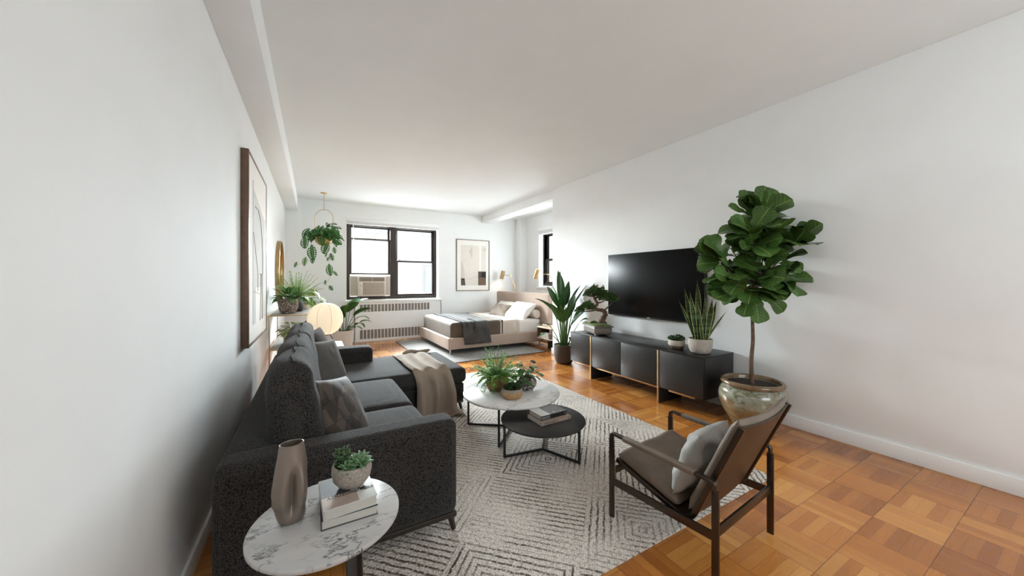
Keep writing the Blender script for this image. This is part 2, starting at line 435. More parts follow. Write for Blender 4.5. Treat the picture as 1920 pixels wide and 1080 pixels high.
def speckle(name, base, dark, light, scale=160, rough=.75):
    m, nt, bs = node_mat(name)
    co = coords(nt)
    vo = N(nt, 'ShaderNodeTexVoronoi', Scale=scale); nt.links.new(co, vo.inputs['Vector'])
    bw = nt.nodes.new('ShaderNodeSeparateColor'); nt.links.new(vo.outputs['Color'], bw.inputs[0])
    r = ramp(nt, bw.outputs[0], [(.2, dark), (.45, base), (.7, base), (.95, light)])
    nz = N(nt, 'ShaderNodeTexNoise', Scale=14.0, Detail=4); nt.links.new(co, nz.inputs['Vector'])
    k = ramp(nt, nz.outputs['Fac'], [(.3, (.8, .8, .8)), (.7, (1.05, 1.05, 1.05))])
    nt.links.new(mixc(nt, 1.0, r.outputs['Color'], k.outputs['Color'], 'MULTIPLY'), bs.inputs['Base Color'])
    bs.inputs['Roughness'].default_value = rough; bump(nt, bs, bw.outputs[0], .2, .002); return m

def two_tone(name, top, bot, z, rough=.7, edge=.004):
    m, nt, bs = node_mat(name)
    co = coords(nt); sp = nt.nodes.new('ShaderNodeSeparateXYZ'); nt.links.new(co, sp.inputs[0])
    nz = N(nt, 'ShaderNodeTexNoise', Scale=60.0, Detail=4); nt.links.new(co, nz.inputs['Vector'])
    zz = mathn(nt, 'ADD', sp.outputs[2], mathn(nt, 'MULTIPLY', mathn(nt, 'SUBTRACT', nz.outputs['Fac'], .5), edge))
    c = mixc(nt, mathn(nt, 'GREATER_THAN', zz, z), bot, top)
    k = ramp(nt, nz.outputs['Fac'], [(.3, (.8, .8, .8)), (.7, (1.1, 1.1, 1.1))])
    nt.links.new(mixc(nt, 1.0, c, k.outputs['Color'], 'MULTIPLY'), bs.inputs['Base Color']); bs.inputs['Roughness'].default_value = rough
    bump(nt, bs, nz.outputs['Fac'], .15, .002); return m

def glaze():
    m, nt, bs = node_mat('reactive green brown glaze')
    co = coords(nt); sp = nt.nodes.new('ShaderNodeSeparateXYZ'); nt.links.new(co, sp.inputs[0])
    a = N(nt, 'ShaderNodeTexNoise', Scale=7.0, Detail=6, Roughness=.65, Distortion=.8); nt.links.new(coords(nt, scale=(1, 1, 1.8)), a.inputs['Vector'])
    b = N(nt, 'ShaderNodeTexNoise', Scale=26.0, Detail=5, Roughness=.7); nt.links.new(co, b.inputs['Vector'])
    h = mathn(nt, 'ADD', mathn(nt, 'MULTIPLY', sp.outputs[2], 1.6), mathn(nt, 'MULTIPLY', mathn(nt, 'SUBTRACT', a.outputs['Fac'], .5), 1.5))
    r = ramp(nt, h, [(.05, srgb(112, 106, 84)), (.25, srgb(128, 104, 70)), (.42, srgb(134, 136, 118)), (.55, srgb(150, 152, 142)), (.62, srgb(92, 92, 52)), (.72, srgb(140, 142, 126)), (.9, srgb(98, 74, 42))])
    k = ramp(nt, b.outputs['Fac'], [(.35, (.72, .7, .62)), (.6, (1.08, 1.08, 1.08))])
    nt.links.new(mixc(nt, 1.0, r.outputs['Color'], k.outputs['Color'], 'MULTIPLY'), bs.inputs['Base Color'])
    bs.inputs['Roughness'].default_value = .16; bs.inputs['Coat Weight'].default_value = .6; bs.inputs['Coat Roughness'].default_value = .06
    bump(nt, bs, a.outputs['Fac'], .08, .006); return m

def velvet_patch():
    """pieced velvet: angular patches and arcs in several browns, seams sunk"""
    m, nt, bs = node_mat('pieced brown velvet')
    co = coords(nt, 'Object', scale=(1, 1, .02), rot=(0, 0, .5))
    vo = N(nt, 'ShaderNodeTexVoronoi', Scale=7.0, distance='MANHATTAN', Randomness=.9); nt.links.new(co, vo.inputs['Vector'])
    bw = nt.nodes.new('ShaderNodeSeparateColor'); nt.links.new(vo.outputs['Color'], bw.inputs[0])
    ln = N(nt, 'ShaderNodeVectorMath', operation='DISTANCE'); nt.links.new(coords(nt), ln.inputs[0]); ln.inputs[1].default_value = (.045, .015, .05)
    ring = mathn(nt, 'FLOOR', mathn(nt, 'MULTIPLY', ln.outputs['Value'], 20.0))
    seam = mathn(nt, 'LESS_THAN', mathn(nt, 'FRACT', mathn(nt, 'MULTIPLY', ln.outputs['Value'], 20.0)), .10)
    tone = mathn(nt, 'FRACT', mathn(nt, 'ADD', mathn(nt, 'MULTIPLY', bw.outputs[0], 1.0), mathn(nt, 'MULTIPLY', ring, .37)))
    r = ramp(nt, tone, [(.0, srgb(32, 25, 20)), (.3, srgb(56, 46, 38)), (.6, srgb(88, 74, 63)), (1, srgb(40, 32, 27))])
    vd = N(nt, 'ShaderNodeTexVoronoi', Scale=7.0, feature='DISTANCE_TO_EDGE', Randomness=.9); nt.links.new(co, vd.inputs['Vector'])
    f = mathn(nt, 'MAXIMUM', mathn(nt, 'MULTIPLY', seam, .7), mathn(nt, 'LESS_THAN', vd.outputs['Distance'], .018))
    nt.links.new(mixc(nt, mathn(nt, 'MULTIPLY', f, .6), r.outputs['Color'], srgb(20, 15, 12)), bs.inputs['Base Color'])
    bs.inputs['Roughness'].default_value = .75; bs.inputs['Sheen Weight'].default_value = .12
    bump(nt, bs, mathn(nt, 'SUBTRACT', 1.0, f), .5, .004); return m

def wood(name, a, b, scale=(2, 30, 30), rough=.45):
    m, nt, bs = node_mat(name)
    n = N(nt, 'ShaderNodeTexNoise', Scale=1.5, Detail=5, Distortion=.7); nt.links.new(coords(nt, scale=scale), n.inputs['Vector'])
    r = ramp(nt, n.outputs['Fac'], [(.3, a), (.7, b)]); nt.links.new(r.outputs['Color'], bs.inputs['Base Color'])
    bs.inputs['Roughness'].default_value = rough; bump(nt, bs, n.outputs['Fac'], .1, .002); return m

def leather(name, col, rough=.5):
    m, nt, bs = node_mat(name)
    a = N(nt, 'ShaderNodeTexNoise', Scale=7.0, Detail=5, Roughness=.6); nt.links.new(coords(nt), a.inputs['Vector'])
    v = N(nt, 'ShaderNodeTexVoronoi', Scale=420.0); nt.links.new(coords(nt), v.inputs['Vector'])
    r = ramp(nt, a.outputs['Fac'], [(.3, tuple(c * .72 for c in col)), (.55, col), (.75, tuple(c * 1.25 for c in col))])
    nt.links.new(r.outputs['Color'], bs.inputs['Base Color']); bs.inputs['Roughness'].default_value = rough
    bump(nt, bs, mathn(nt, 'ADD', v.outputs['Distance'], mathn(nt, 'MULTIPLY', a.outputs['Fac'], 3.0)), .18, .002); return m

def emis(name, col, st, base=None):
    m, nt, bs = node_mat(name)
    bs.inputs['Base Color'].default_value = (*(base or col), 1)
    bs.inputs['Emission Color'].default_value = (*col, 1); bs.inputs['Emission Strength'].default_value = st
    return m

M_ = {}
M_['wall'] = mat('white wall paint', srgb(236, 237, 237), .75, var=.012, scale=4, bmp=.03, bscale=220, spec=.25)
M_['ceil'] = mat('white ceiling paint', srgb(232, 234, 234), .85, var=.012, scale=3, spec=.2)
M_['trim'] = mat('white trim paint', srgb(238, 238, 237), .45, var=.015, scale=5, spec=.35)
M_['floor'] = parquet()
M_['rug'] = rug_knit()
M_['bedrug'] = fabric('grey woven rug', srgb(150, 147, 144), 150, .16, mott=.16, stretch=(.6, 2, 1), sheen=.1)
M_['rugedge'] = mat('dark rug binding', srgb(64, 58, 54), .9)
M_['sofa'] = fabric('charcoal weave', srgb(59, 56, 54), 230, .85, bmp=.5, mott=.14, rand=.7)
M_['sofaseam'] = mat('dark seam thread', srgb(34, 32, 31), .95)
M_['greyp'] = fabric('mid grey brushed fabric', srgb(98, 94, 91), 500, .22, bmp=.3, mott=.14)
M_['darkp'] = fabric('dark brown velvet', srgb(58, 44, 36), 400, .2, sheen=.1)
M_['chairp'] = fabric('pale grey satin weave', srgb(158, 156, 152), 700, .1, rough=.6, bmp=.15, mott=.1)
M_['patch'] = velvet_patch()
M_['throw'] = fabric('taupe wool', srgb(164, 147, 132), 420, .3, bmp=.35, mott=.1, sheen=.1)
M_['fringe'] = mat('dark taupe fringe', srgb(78, 66, 58), .95)
M_['black'] = mat('black powder coat', srgb(29, 28, 27), .42, var=.08, scale=80)
M_['blackwood'] = mat('matt black lacquer', srgb(31, 30, 29), .36, var=.06, scale=20)
M_['sofaleg'] = mat('dark bronze metal', srgb(64, 58, 53), .4, .6)
M_['bronze'] = mat('brushed bronze', srgb(80, 70, 62), .3, .9, var=.06, scale=60)
M_['brass'] = mat('satin brass', srgb(202, 172, 128), .3, .9, var=.05, scale=50)
M_['brassd'] = mat('aged gold', srgb(176, 150, 106), .32, .9, var=.08, scale=30)
M_['chrome'] = mat('polished steel', srgb(190, 190, 190), .18, 1.0, var=.02)
M_['marble'] = marble('white grey veined marble', srgb(226, 224, 222), srgb(116, 112, 110), 2.4, .6)
M_['marble2'] = marble('white marble with black veins', srgb(192, 190, 188), srgb(30, 28, 28), 4.6, 1.0, 3.3)
M_['leather'] = leather('brown leather', srgb(112, 98, 85))
M_['leatherb'] = leather('saddle brown leather', srgb(60, 44, 34), .42)
M_['bedfab'] = fabric('taupe upholstery', srgb(180, 160, 147), 330, .08, bmp=.12, mott=.05, sheen=.06)
M_['linen'] = fabric('white linen', srgb(228, 223, 218), 500, .05, bmp=.1, mott=.05)
M_['linen2'] = fabric('beige linen', srgb(206, 194, 182), 500, .06, bmp=.12, mott=.07)
M_['satin'] = fabric('taupe satin', srgb(98, 86, 75), 500, .08, rough=.8, bmp=.1, mott=.1, sheen=.1)
M_['dthrow'] = fabric('charcoal mohair', srgb(88, 86, 84), 300, .5, bmp=.5, mott=.3, sheen=.06)
M_['dstripe'] = mat('black woven stripe', srgb(30, 28, 27), .9)
M_['taupep'] = fabric('taupe pleated satin', srgb(134, 119, 106), 450, .1, rough=.6, mott=.1, sheen=.1)
M_['oakpale'] = wood('pale oak', srgb(176, 152, 130), srgb(204, 184, 162))
M_['oakdark'] = wood('walnut', srgb(84, 58, 40), srgb(112, 82, 60))
M_['frame'] = mat('brown bronze picture frame', srgb(112, 88, 72), .4, .3)
M_['framed'] = mat('slim bronze picture frame', srgb(120, 96, 76), .35, .6)
M_['mount'] = mat('off white mount board', srgb(236, 232, 226), .8, var=.02)
M_['winframe'] = mat('dark bronze aluminium', srgb(62, 54, 49), .45, .3, var=.06)
M_['acplastic'] = mat('cream plastic', srgb(222, 213, 203), .5, var=.03)
M_['acgrille'] = mat('beige plastic grille', srgb(186, 174, 162), .6, var=.05)
M_['acdark'] = mat('brown grille', srgb(120, 110, 100), .6)
M_['grille'] = mat('grey perforated metal', srgb(150, 142, 135), .6, var=.1, scale=300)
M_['blind'] = mat('white blind', srgb(240, 240, 240), .5, var=.01)
M_['tv'] = mat('black television glass', srgb(12, 12, 12), .3, var=.0, spec=.12)
M_['tvb'] = mat('black television bezel', srgb(16, 16, 16), .35, var=.02)
M_['logo'] = mat('silver badge', srgb(225, 225, 225), .3, .3)
M_['soil'] = mat('dark potting soil', srgb(52, 38, 28), .95, var=.5, scale=120, bmp=.8, bscale=160)
M_['moss'] = mat('green moss', srgb(92, 104, 48), .95, var=.5, scale=90, bmp=.8, bscale=120)
M_['glaze'] = glaze()
M_['rimglaze'] = mat('brown rim glaze', srgb(112, 88, 60), .2, var=.3, scale=18, coat=.5)
M_['stone'] = speckle('pale speckled stoneware', srgb(186, 176, 165), srgb(160, 149, 137), srgb(204, 196, 186), 520)
M_['stoneg'] = speckle('grey speckled concrete', srgb(160, 152, 142), srgb(122, 114, 106), srgb(186, 178, 170), 700)
M_['terraz'] = speckle('brown speckled stoneware', srgb(140, 122, 110), srgb(72, 60, 52), srgb(190, 176, 164), 120)
M_['pebble'] = speckle('black and white speckled clay', srgb(118, 106, 98), srgb(38, 32, 28), srgb(216, 208, 200), 150)
M_['terra'] = mat('matt terracotta', srgb(140, 98, 70), .8, var=.18, scale=25, bmp=.2)
M_['tan'] = two_tone('two tone clay bowl', srgb(150, 140, 130), srgb(178, 140, 98), .055)
M_['tan2'] = two_tone('two tone cream and brown bowl', srgb(190, 178, 164), srgb(124, 98, 74), .033)
M_['bonsaipot'] = mat('grey brown stoneware tray', srgb(112, 102, 94), .45, var=.2, scale=30)
M_['charpot'] = mat('charcoal brown clay', srgb(72, 64, 58), .6, var=.1, scale=20)
M_['whitepot'] = mat('matt white clay', srgb(214, 206, 198), .7, var=.04)
M_['vase'] = mat('champagne satin ceramic', srgb(128, 116, 106), .3, .4, var=.05, scale=12)
M_['bark'] = mat('brown bark', srgb(96, 76, 60), .9, var=.35, scale=40, bmp=.7, bscale=60)
M_['barkd'] = mat('gnarled dark bark', srgb(104, 84, 68), .9, var=.45, scale=60, bmp=1.0, bscale=50)
M_['stem'] = mat('green stem', srgb(74, 104, 48), .5, var=.25, scale=20)
M_['stemp'] = mat('pale vine stem', srgb(150, 160, 130), .5)
M_['fiddle'] = plant_mat('fiddle leaf', srgb(62, 92, 38), None, srgb(128, 150, 88), 8, midw=.035)
M_['bird'] = plant_mat('banana like leaf', srgb(50, 86, 42), None, srgb(104, 136, 80), 16, midw=.05)
M_['lily'] = plant_mat('broad glossy leaf', srgb(52, 96, 44), None, srgb(90, 132, 72), 10, midw=.05)
M_['hosta'] = plant_mat('mid green leaf', srgb(70, 122, 54), None, srgb(150, 186, 120), 7, midw=.09)
M_['pothos'] = plant_mat('variegated leaf', srgb(84, 130, 60), srgb(196, 214, 150), srgb(214, 226, 180), 5, edge=.25, margin=True, midw=.12)
M_['varieg'] = plant_mat('yellow green variegated leaf', srgb(118, 140, 62), srgb(214, 218, 150), srgb(222, 226, 170), 4, edge=.3, margin=True, midw=.1)
M_['snake'] = plant_mat('banded sword leaf', srgb(46, 66, 36), srgb(186, 188, 116), srgb(46, 66, 36), 0, edge=.2, margin=True, bands=70.0, midw=.0, rough=.45)
M_['fern'] = plant_mat('fern leaflet', srgb(112, 164, 70), None, srgb(130, 180, 90), 0, midw=.0, rough=.5)
M_['fernl'] = plant_mat('light fern leaflet', srgb(160, 196, 92), None, srgb(150, 190, 96), 0, midw=.0, rough=.5)
M_['coin'] = plant_mat('round coin leaf', srgb(58, 98, 50), None, srgb(110, 146, 92), 0, midw=.05, rough=.3)
M_['monst'] = plant_mat('holed vine leaf', srgb(48, 96, 40), None, srgb(110, 156, 86), 0, midw=.08, rough=.6)
M_['monst2'] = plant_mat('small pale vine leaf', srgb(72, 116, 58), None, srgb(110, 156, 86), 0, midw=.08, rough=.6)
M_['succ'] = mat('grey green succulent', srgb(88, 122, 82), .5, var=.3, scale=40)
M_['succd'] = mat('dark green succulent', srgb(62, 88, 50), .5, var=.4, scale=60)
M_['pine'] = mat('dense bonsai leaf', srgb(72, 104, 48), .55, var=.5, scale=50)
M_['paper'] = mat('book pages', srgb(186, 181, 172), .85, var=.06, scale=8)
M_['cgrey'] = mat('dark grey cover', srgb(70, 70, 70), .5)
M_['cpale'] = mat('pale grey cover', srgb(196, 196, 192), .5)
M_['ctaupe'] = mat('taupe cover band', srgb(168, 152, 140), .5)
M_['cblack'] = mat('black cover', srgb(28, 28, 28), .4)
M_['cmid'] = mat('mid grey cover', srgb(116, 116, 118), .45)
M_['clgt'] = mat('light grey cover', srgb(206, 206, 204), .5)
M_['cbrown'] = mat('beige cloth cover', srgb(164, 146, 134), .8)
M_['ink'] = mat('black ink', srgb(26, 24, 22), .6)
M_['inkw'] = mat('white ink', srgb(220, 220, 220), .6)
M_['art1'] = mat('warm ivory print', srgb(220, 212, 203), .8, var=.03, scale=6)
M_['art2'] = mat('pale taupe print', srgb(206, 195, 186), .8, var=.04, scale=8)
M_['art3'] = mat('umber print', srgb(112, 90, 72), .8, var=.1, scale=8)
M_['art4'] = mat('charcoal print', srgb(84, 76, 70), .8, var=.1, scale=8)
M_['art5'] = mat('near black print', srgb(36, 32, 30), .8)
M_['art6'] = mat('grey wash print', srgb(206, 204, 200), .8, var=.05, scale=5)
M_['facade'] = mat('pale painted brick', srgb(196, 194, 192), .9, var=.04, scale=2)
M_['facwin'] = mat('far window glass', srgb(162, 163, 165), .3, var=.1, scale=1)
M_['facbrick'] = mat('weathered brick panel', srgb(184, 168, 158), .9, var=.12, scale=5)
M_['shelfgrey'] = mat('pale grey shelf top', srgb(168, 164, 160), .6)
M_['facgrey'] = mat('far grey unit', srgb(160, 158, 156), .7)
M_['lantern'] = None
def glass():
    m = bpy.data.materials.new('clear window glass'); m.use_nodes = True; nt = m.node_tree; nt.nodes.clear()
    o = nt.nodes.new('ShaderNodeOutputMaterial'); mx = nt.nodes.new('ShaderNodeMixShader'); t = nt.nodes.new('ShaderNodeBsdfTransparent'); g = nt.nodes.new('ShaderNodeBsdfGlossy')
    g.inputs['Roughness'].default_value = .02; mx.inputs[0].default_value = .05
    nt.links.new(t.outputs[0], mx.inputs[1]); nt.links.new(g.outputs[0], mx.inputs[2]); nt.links.new(mx.outputs[0], o.inputs[0]); return m
M_['glass'] = glass()
def lantern_paper():
    m, nt, bs = node_mat('lit washi paper')
    co = coords(nt); sp = nt.nodes.new('ShaderNodeSeparateXYZ'); nt.links.new(co, sp.inputs[0])
    rib = mathn(nt, 'LESS_THAN', mathn(nt, 'FRACT', mathn(nt, 'MULTIPLY', sp.outputs[2], 62.0)), .16)
    nz = N(nt, 'ShaderNodeTexNoise', Scale=40.0, Detail=3); nt.links.new(co, nz.inputs['Vector'])
    c = mixc(nt, mathn(nt, 'MULTIPLY', rib, .5), srgb(255, 236, 206), srgb(226, 192, 150))
    nt.links.new(c, bs.inputs['Base Color']); nt.links.new(c, bs.inputs['Emission Color']); bs.inputs['Emission Strength'].default_value = .24
    bs.inputs['Base Color'].default_value = (.6, .55, .48, 1); bs.inputs['Roughness'].default_value = .8
    bump(nt, bs, mathn(nt, 'SUBTRACT', 1.0, rib), .2, .002); return m
M_['lantern'] = lantern_paper()
M_['bulb'] = emis('warm lit bulb', srgb(255, 226, 176), 6.0)
# ---------------------------------------------------------------- camera, light, room
F_PX, CX_, HY_ = 650.0, 960.0, 527.0
YAW = math.atan((960 - 588) / F_PX)
cam = bpy.data.cameras.new('camera'); cam.sensor_width = 36; cam.lens = F_PX / 1920 * 36
cam.shift_y = -(540 - HY_) / 1920; cam.clip_start = .02
co_ = bpy.data.objects.new('camera', cam); C.objects.link(co_); co_.location = (0, 0, 1.15)
co_.rotation_euler = (PI / 2, 0, -YAW); sc.camera = co_

H = 2.6; XL, XR, YF, YB = -.42, 3.28, 7.1, -1.6; XA = 4.32; YC = 4.44
struct('floor', MB().lo_hi((XL - .1, YB - .1, -.1), (XA + .1, YF + .1, 0)), M_['floor'])
struct('ceiling', MB().lo_hi((XL - .15, YB - .2, H), (XA + .25, YF + .3, H + .15)), M_['ceil'])
struct('wall_left', MB().lo_hi((XL - .15, YB - .2, 0), (XL, YF + .3, H)), M_['wall'])
struct('wall_right', MB().lo_hi((XR, YB - .2, 0), (XA + .25, YC, H), .004), M_['wall'])
W1 = (.53, 2.285, .80, 2.335)
w = MB(); w.lo_hi((XL, YF, 0), (W1[0], YF + .28, H)); w.lo_hi((W1[1], YF, 0), (XA + .25, YF + .28, H))
w.lo_hi((W1[0], YF, 0), (W1[1], YF + .28, W1[2])); w.lo_hi((W1[0], YF, W1[3]), (W1[1], YF + .28, H))
struct('wall_far', w, M_['wall'])
W2 = (5.1, 6.36, 1.03, 2.30)
w = MB(); w.lo_hi((XA, YC, 0), (XA + .25, W2[0], H)); w.lo_hi((XA, W2[1], 0), (XA + .25, YF, H))
w.lo_hi((XA, W2[0], 0), (XA + .25, W2[1], W2[2])); w.lo_hi((XA, W2[0], W2[3]), (XA + .25, W2[1], H))
struct('wall_alcove', w, M_['wall'])
W3 = (.9, 2.7, .8, 2.25)
w = MB(); w.lo_hi((XL, YB - .2, 0), (W3[0], YB, H)); w.lo_hi((W3[1], YB - .2, 0), (XR, YB, H))
w.lo_hi((W3[0], YB - .2, 0), (W3[1], YB, W3[2])); w.lo_hi((W3[0], YB - .2, W3[3]), (W3[1], YB, H))
struct('wall_behind', w, M_['wall'])
struct('trim_1', MB().lo_hi((XL, YB, 2.375), (-.24, YF, H), .004), M_['wall'])            # boxed beam along the left wall
struct('trim_2', MB().lo_hi((XR, YC - .001, 2.455), (XR + .26, YF, H), .004), M_['wall']) # beam over the alcove mouth
struct('trim_3', MB().lo_hi((4.15, 6.863, 0), (XA, YF, H), .003), M_['wall'])             # corner column
struct('trim_4', MB().lo_hi((XL, YF - .035, 0), (-.186, YF, H), .003), M_['wall'])        # shallow pilaster
struct('baseboard_right', MB().lo_hi((XR - .016, YB, 0), (XR, YC + .016, .095), .004).lo_hi((XR, YC, 0), (XA, YC + .016, .095), .004), M_['trim'])
struct('baseboard_left', MB().lo_hi((XL, YB, 0), (XL + .014, YF - .035, .085), .004), M_['trim'])
struct('baseboard_far', MB().lo_hi((-.186, YF - .014, 0), (.66, YF, .07), .004).lo_hi((2.33, YF - .014, 0), (4.15, YF, .07), .004), M_['trim'])
struct('baseboard_alcove', MB().lo_hi((XA - .014, YC + .016, 0), (XA, 6.863, .07), .004), M_['trim'])

def frame_rect(mb, x0, x1, z0, z1, y, w, d, M=None):
    mb.lo_hi((x0, y, z0), (x0 + w, y + d, z1), .003, M=M); mb.lo_hi((x1 - w, y, z0), (x1, y + d, z1), .003, M=M)
    mb.lo_hi((x0 + w, y, z0), (x1 - w, y + d, z0 + w), .003, M=M); mb.lo_hi((x0 + w, y, z1 - w), (x1 - w, y + d, z1), .003, M=M)
    return mb
# the big window: two double-hung lights in dark bronze
wroot = bpy.data.objects.new('window_1', None); C.objects.link(wroot); wroot['kind'] = 'structure'; wroot.location = (0, YF, 0)
f = MB(); frame_rect(f, W1[0] + .005, W1[1] - .03, .805, 2.25, .055, .055, .14); f.lo_hi((1.315, .05, .86), (1.435, .2, 2.2), .004)
f.build('window_frame', M_['winframe'], wroot, kind='structure')
def sash(x0, x1, z0, z1, y, w, name='sash'):
    s_ = frame_rect(MB(), x0, x1, z0, z1, y, w, .035).build(name, M_['winframe'], wroot, kind='structure')
    MB().lo_hi((x0 + w - .005, y + .015, z0 + w - .005), (x1 - w + .005, y + .02, z1 - w + .005)).build('pane', M_['glass'], s_, kind='structure')
sash(.59, 1.315, 1.935, 2.20, .125, .032); sash(.59, 1.315, 1.275, 1.972, .075, .032)
sash(1.435, 2.205, 1.525, 2.20, .125, .034); sash(1.435, 2.205, .86, 1.565, .075, .034)
k = MB()
for x in (.9, 1.1): k.box((x, .07, 1.965), (.05, .02, .015), .004)
for x in (1.5, 1.83): k.box((x, .07, 1.575), (.05, .02, .015), .004)
k.build('sash_lock', M_['winframe'], wroot, kind='structure')
MB().lo_hi((W1[0] - .02, -.055, .745), (2.335, .06, .79), .006).build('window_sill', M_['trim'], wroot, kind='structure')
b = MB(); b.lo_hi((W1[0] + .001, -.014, 2.262), (W1[1] - .001, .16, 2.3345), .003); 
for i in range(5): b.lo_hi((W1[0] + .006, .0, 2.215 + i * .009), (W1[1] - .006, .05, 2.222 + i * .009), .001)
bo = b.build('rolled_blind', M_['blind'], None); tag(bo, 'white venetian blind pulled fully up at the top of the wide window', 'blind'); bo.location = (0, YF, 0)
MB().tube([(.64, -.018, 2.27), (.645, -.02, 1.9), (.64, -.018, 1.62)], .006, 8).build('wand', M_['blind'], bo)
# air conditioner in the lower left light
ac = thing('air_conditioner', 'cream window air conditioner filling the bottom of the left window light', 'air conditioner', (.965, YF, .862))
a = MB(); a.lo_hi((-.245, -.07, 0), (.245, .2, .385), .012)
a.build('body', M_['acplastic'], ac)
for s in (-1, 1):
    a = MB()
    x0, x1 = (-.375, -.247) if s < 0 else (.247, .345)
    n = 9 if s < 0 else 7
    a.lo_hi((x0, .02, 0), (x1, .05, .385), .003)
    for i in range(n): a.lo_hi((lerp(x0, x1, (i + .2) / n), .005, .02), (lerp(x0, x1, (i + .75) / n), .03, .365), .002)
    a.build('side_panel', M_['acplastic'], ac)
a = MB(); a.lo_hi((-.225, -.078, .285), (.225, -.066, .355), .003); a.build('upper_vent', M_['acdark'], ac)
a = MB()
for i in range(26): a.box((-.22 + i * .0176, -.081, .32), (.005, .006, .066))
for x in (0,): a.box((x, -.083, .32), (.014, .008, .07))
a.build('vent_louvers', M_['acgrille'], ac)
a = MB(); a.lo_hi((-.16, -.078, .03), (.225, -.068, .262), .004)
for i in range(15): a.box((.032, -.08, .042 + i * .015), (.375, .006, .004))
for x in (-.03, .1): a.box((x, -.08, .146), (.006, .006, .225))
a.build('front_grille', M_['acgrille'], ac)
a = MB(); a.lo_hi((-.222, -.078, .03), (-.168, -.068, .262), .004); cp = a.build('control_panel', M_['acplastic'], ac)
MB().box((-.195, -.08, .205), (.026, .006, .034), .003).build('display', M_['acgrille'], cp)
for i in range(5): MB().box((-.195, -.08, .16 - i * .028), (.012, .004, .008), .002).build('button', M_['acgrille'], cp)
# alcove window on the right wall of the alcove
w2 = bpy.data.objects.new('window_2', None); C.objects.link(w2); w2['kind'] = 'structure'; w2.location = (XA, 0, 0)
MR = RZ(-PI / 2)           # local x -> world -y, local y -> world x
f = MB(); frame_rect(f, -W2[1] + .09, -W2[0] - .02, 1.045, 2.2, .05, .05, .14, MR); f.build('window_frame', M_['winframe'], w2, kind='structure')
for z0, z1, y in ((1.58, 2.16, .12), (1.09, 1.63, .075)):
    s_ = frame_rect(MB(), -W2[1] + .135, -W2[0] - .065, z0, z1, y, .045, .035, MR).build('sash', M_['winframe'], w2, kind='structure')
    MB().lo_hi((-W2[1] + .17, y + .012, z0 + .03), (-W2[0] - .1, y + .018, z1 - .03), M=MR).build('pane', M_['glass'], s_, kind='structure')
MB().lo_hi((-W2[1] - .02, -.05, .985), (-W2[0] + .02, .05, 1.03), .006, M=MR).build('window_sill', M_['trim'], w2, kind='structure')
b = MB(); b.lo_hi((-W2[1] - .01, -.03, 2.24), (-W2[0] + .01, .045, 2.315), .005, M=MR)
for i in range(6): b.lo_hi((-W2[1] + .01, -.022, 2.165 + i * .013), (-W2[0] - .01, .04, 2.173 + i * .013), .001, M=MR)
bo = b.build('rolled_blind', M_['blind'], None); tag(bo, 'white blind gathered at the top of the narrow alcove window', 'blind'); bo.location = (XA, 0, 0)
# a plain window in the wall behind the viewer
w3 = bpy.data.objects.new('window_3', None); C.objects.link(w3); w3['kind'] = 'structure'; w3.location = (0, YB, 0)
frame_rect(MB(), W3[0], W3[1], W3[2], W3[3], -.14, .05, .08).lo_hi((1.77, -.14, W3[2] + .05), (1.83, -.06, W3[3] - .05)).build('window_frame', M_['winframe'], w3, kind='structure')
# radiator cover with two rows of slots under the wide window
rc = thing('radiator_cover', 'white radiator cover with two rows of slots below the wide window', 'radiator cover', (0, YF - .002, 0))
xs0, xs1, n1 = .755, 2.09, 21
pw = (xs1 - xs0) / n1
c = MB(); c.lo_hi((.66, -.03, .035), (2.33, -.018, .052)); c.lo_hi((.66, -.03, .225), (2.33, -.018, .565)); c.lo_hi((.66, -.03, .705), (2.33, -.018, .744))
for z0, z1 in ((.052, .225), (.565, .705)):
    c.lo_hi((.66, -.03, z0), (xs0, -.018, z1)); c.lo_hi((xs1, -.03, z0), (2.33, -.018, z1))
    for i in range(n1): c.lo_hi((xs0 + i * pw + pw * .78, -.03, z0), (xs0 + (i + 1) * pw, -.018, z1))
c.lo_hi((.66, -.03, .035), (.672, 0, .744)); c.lo_hi((2.318, -.03, .035), (2.33, 0, .744)); c.lo_hi((.66, -.03, 0), (2.33, -.004, .035), .002)
c.build('cover_panel', M_['trim'], rc)
for z0, z1 in ((.052, .225), (.565, .705)):
    g = MB(); g.lo_hi((.70, -.014, z0 - .01), (2.29, -.008, z1 + .01))
    for i in range(n1 * 3): g.box((xs0 + (i + .4) * pw / 3, -.016, (z0 + z1) / 2), (.004, .006, z1 - z0))
    g.build('grille', M_['grille'], rc)
# street front across the way, seen washed out through the window
bd = thing('building', 'pale overexposed apartment building across the street outside the window', 'building', (0, 15.2, -9))
MB().lo_hi((-9, 0, 0), (8, 2, 19)).build('wall', M_['facade'], bd)
for i in range(7):
    for zz in (6.6, 9.35, 12.1):
        x = -7.6 + i * 2.35
        q = frame_rect(MB(), x, x + 1.25, zz, zz + 1.55, -.06, .09, .1).build('window', M_['facgrey'], bd)
        MB().lo_hi((x + .09, -.03, zz + .09), (x + 1.16, -.015, zz + 1.46)).build('pane', M_['facwin'], q)
for i in range(4): MB().lo_hi((-7.5 + i * 4.1, -.03, 11.2), (-5.6 + i * 4.1, .01, 11.95)).build('brick_panel', M_['facbrick'], bd)
MB().lo_hi((-9, -.15, 8.55), (8, .01, 8.8)).build('ledge', M_['facgrey'], bd)
for x in (2.2, 5.0): MB().lo_hi((x, -.35, 9.4), (x + .62, -.02, 9.8), .02).build('cooling_unit', M_['facgrey'], bd)

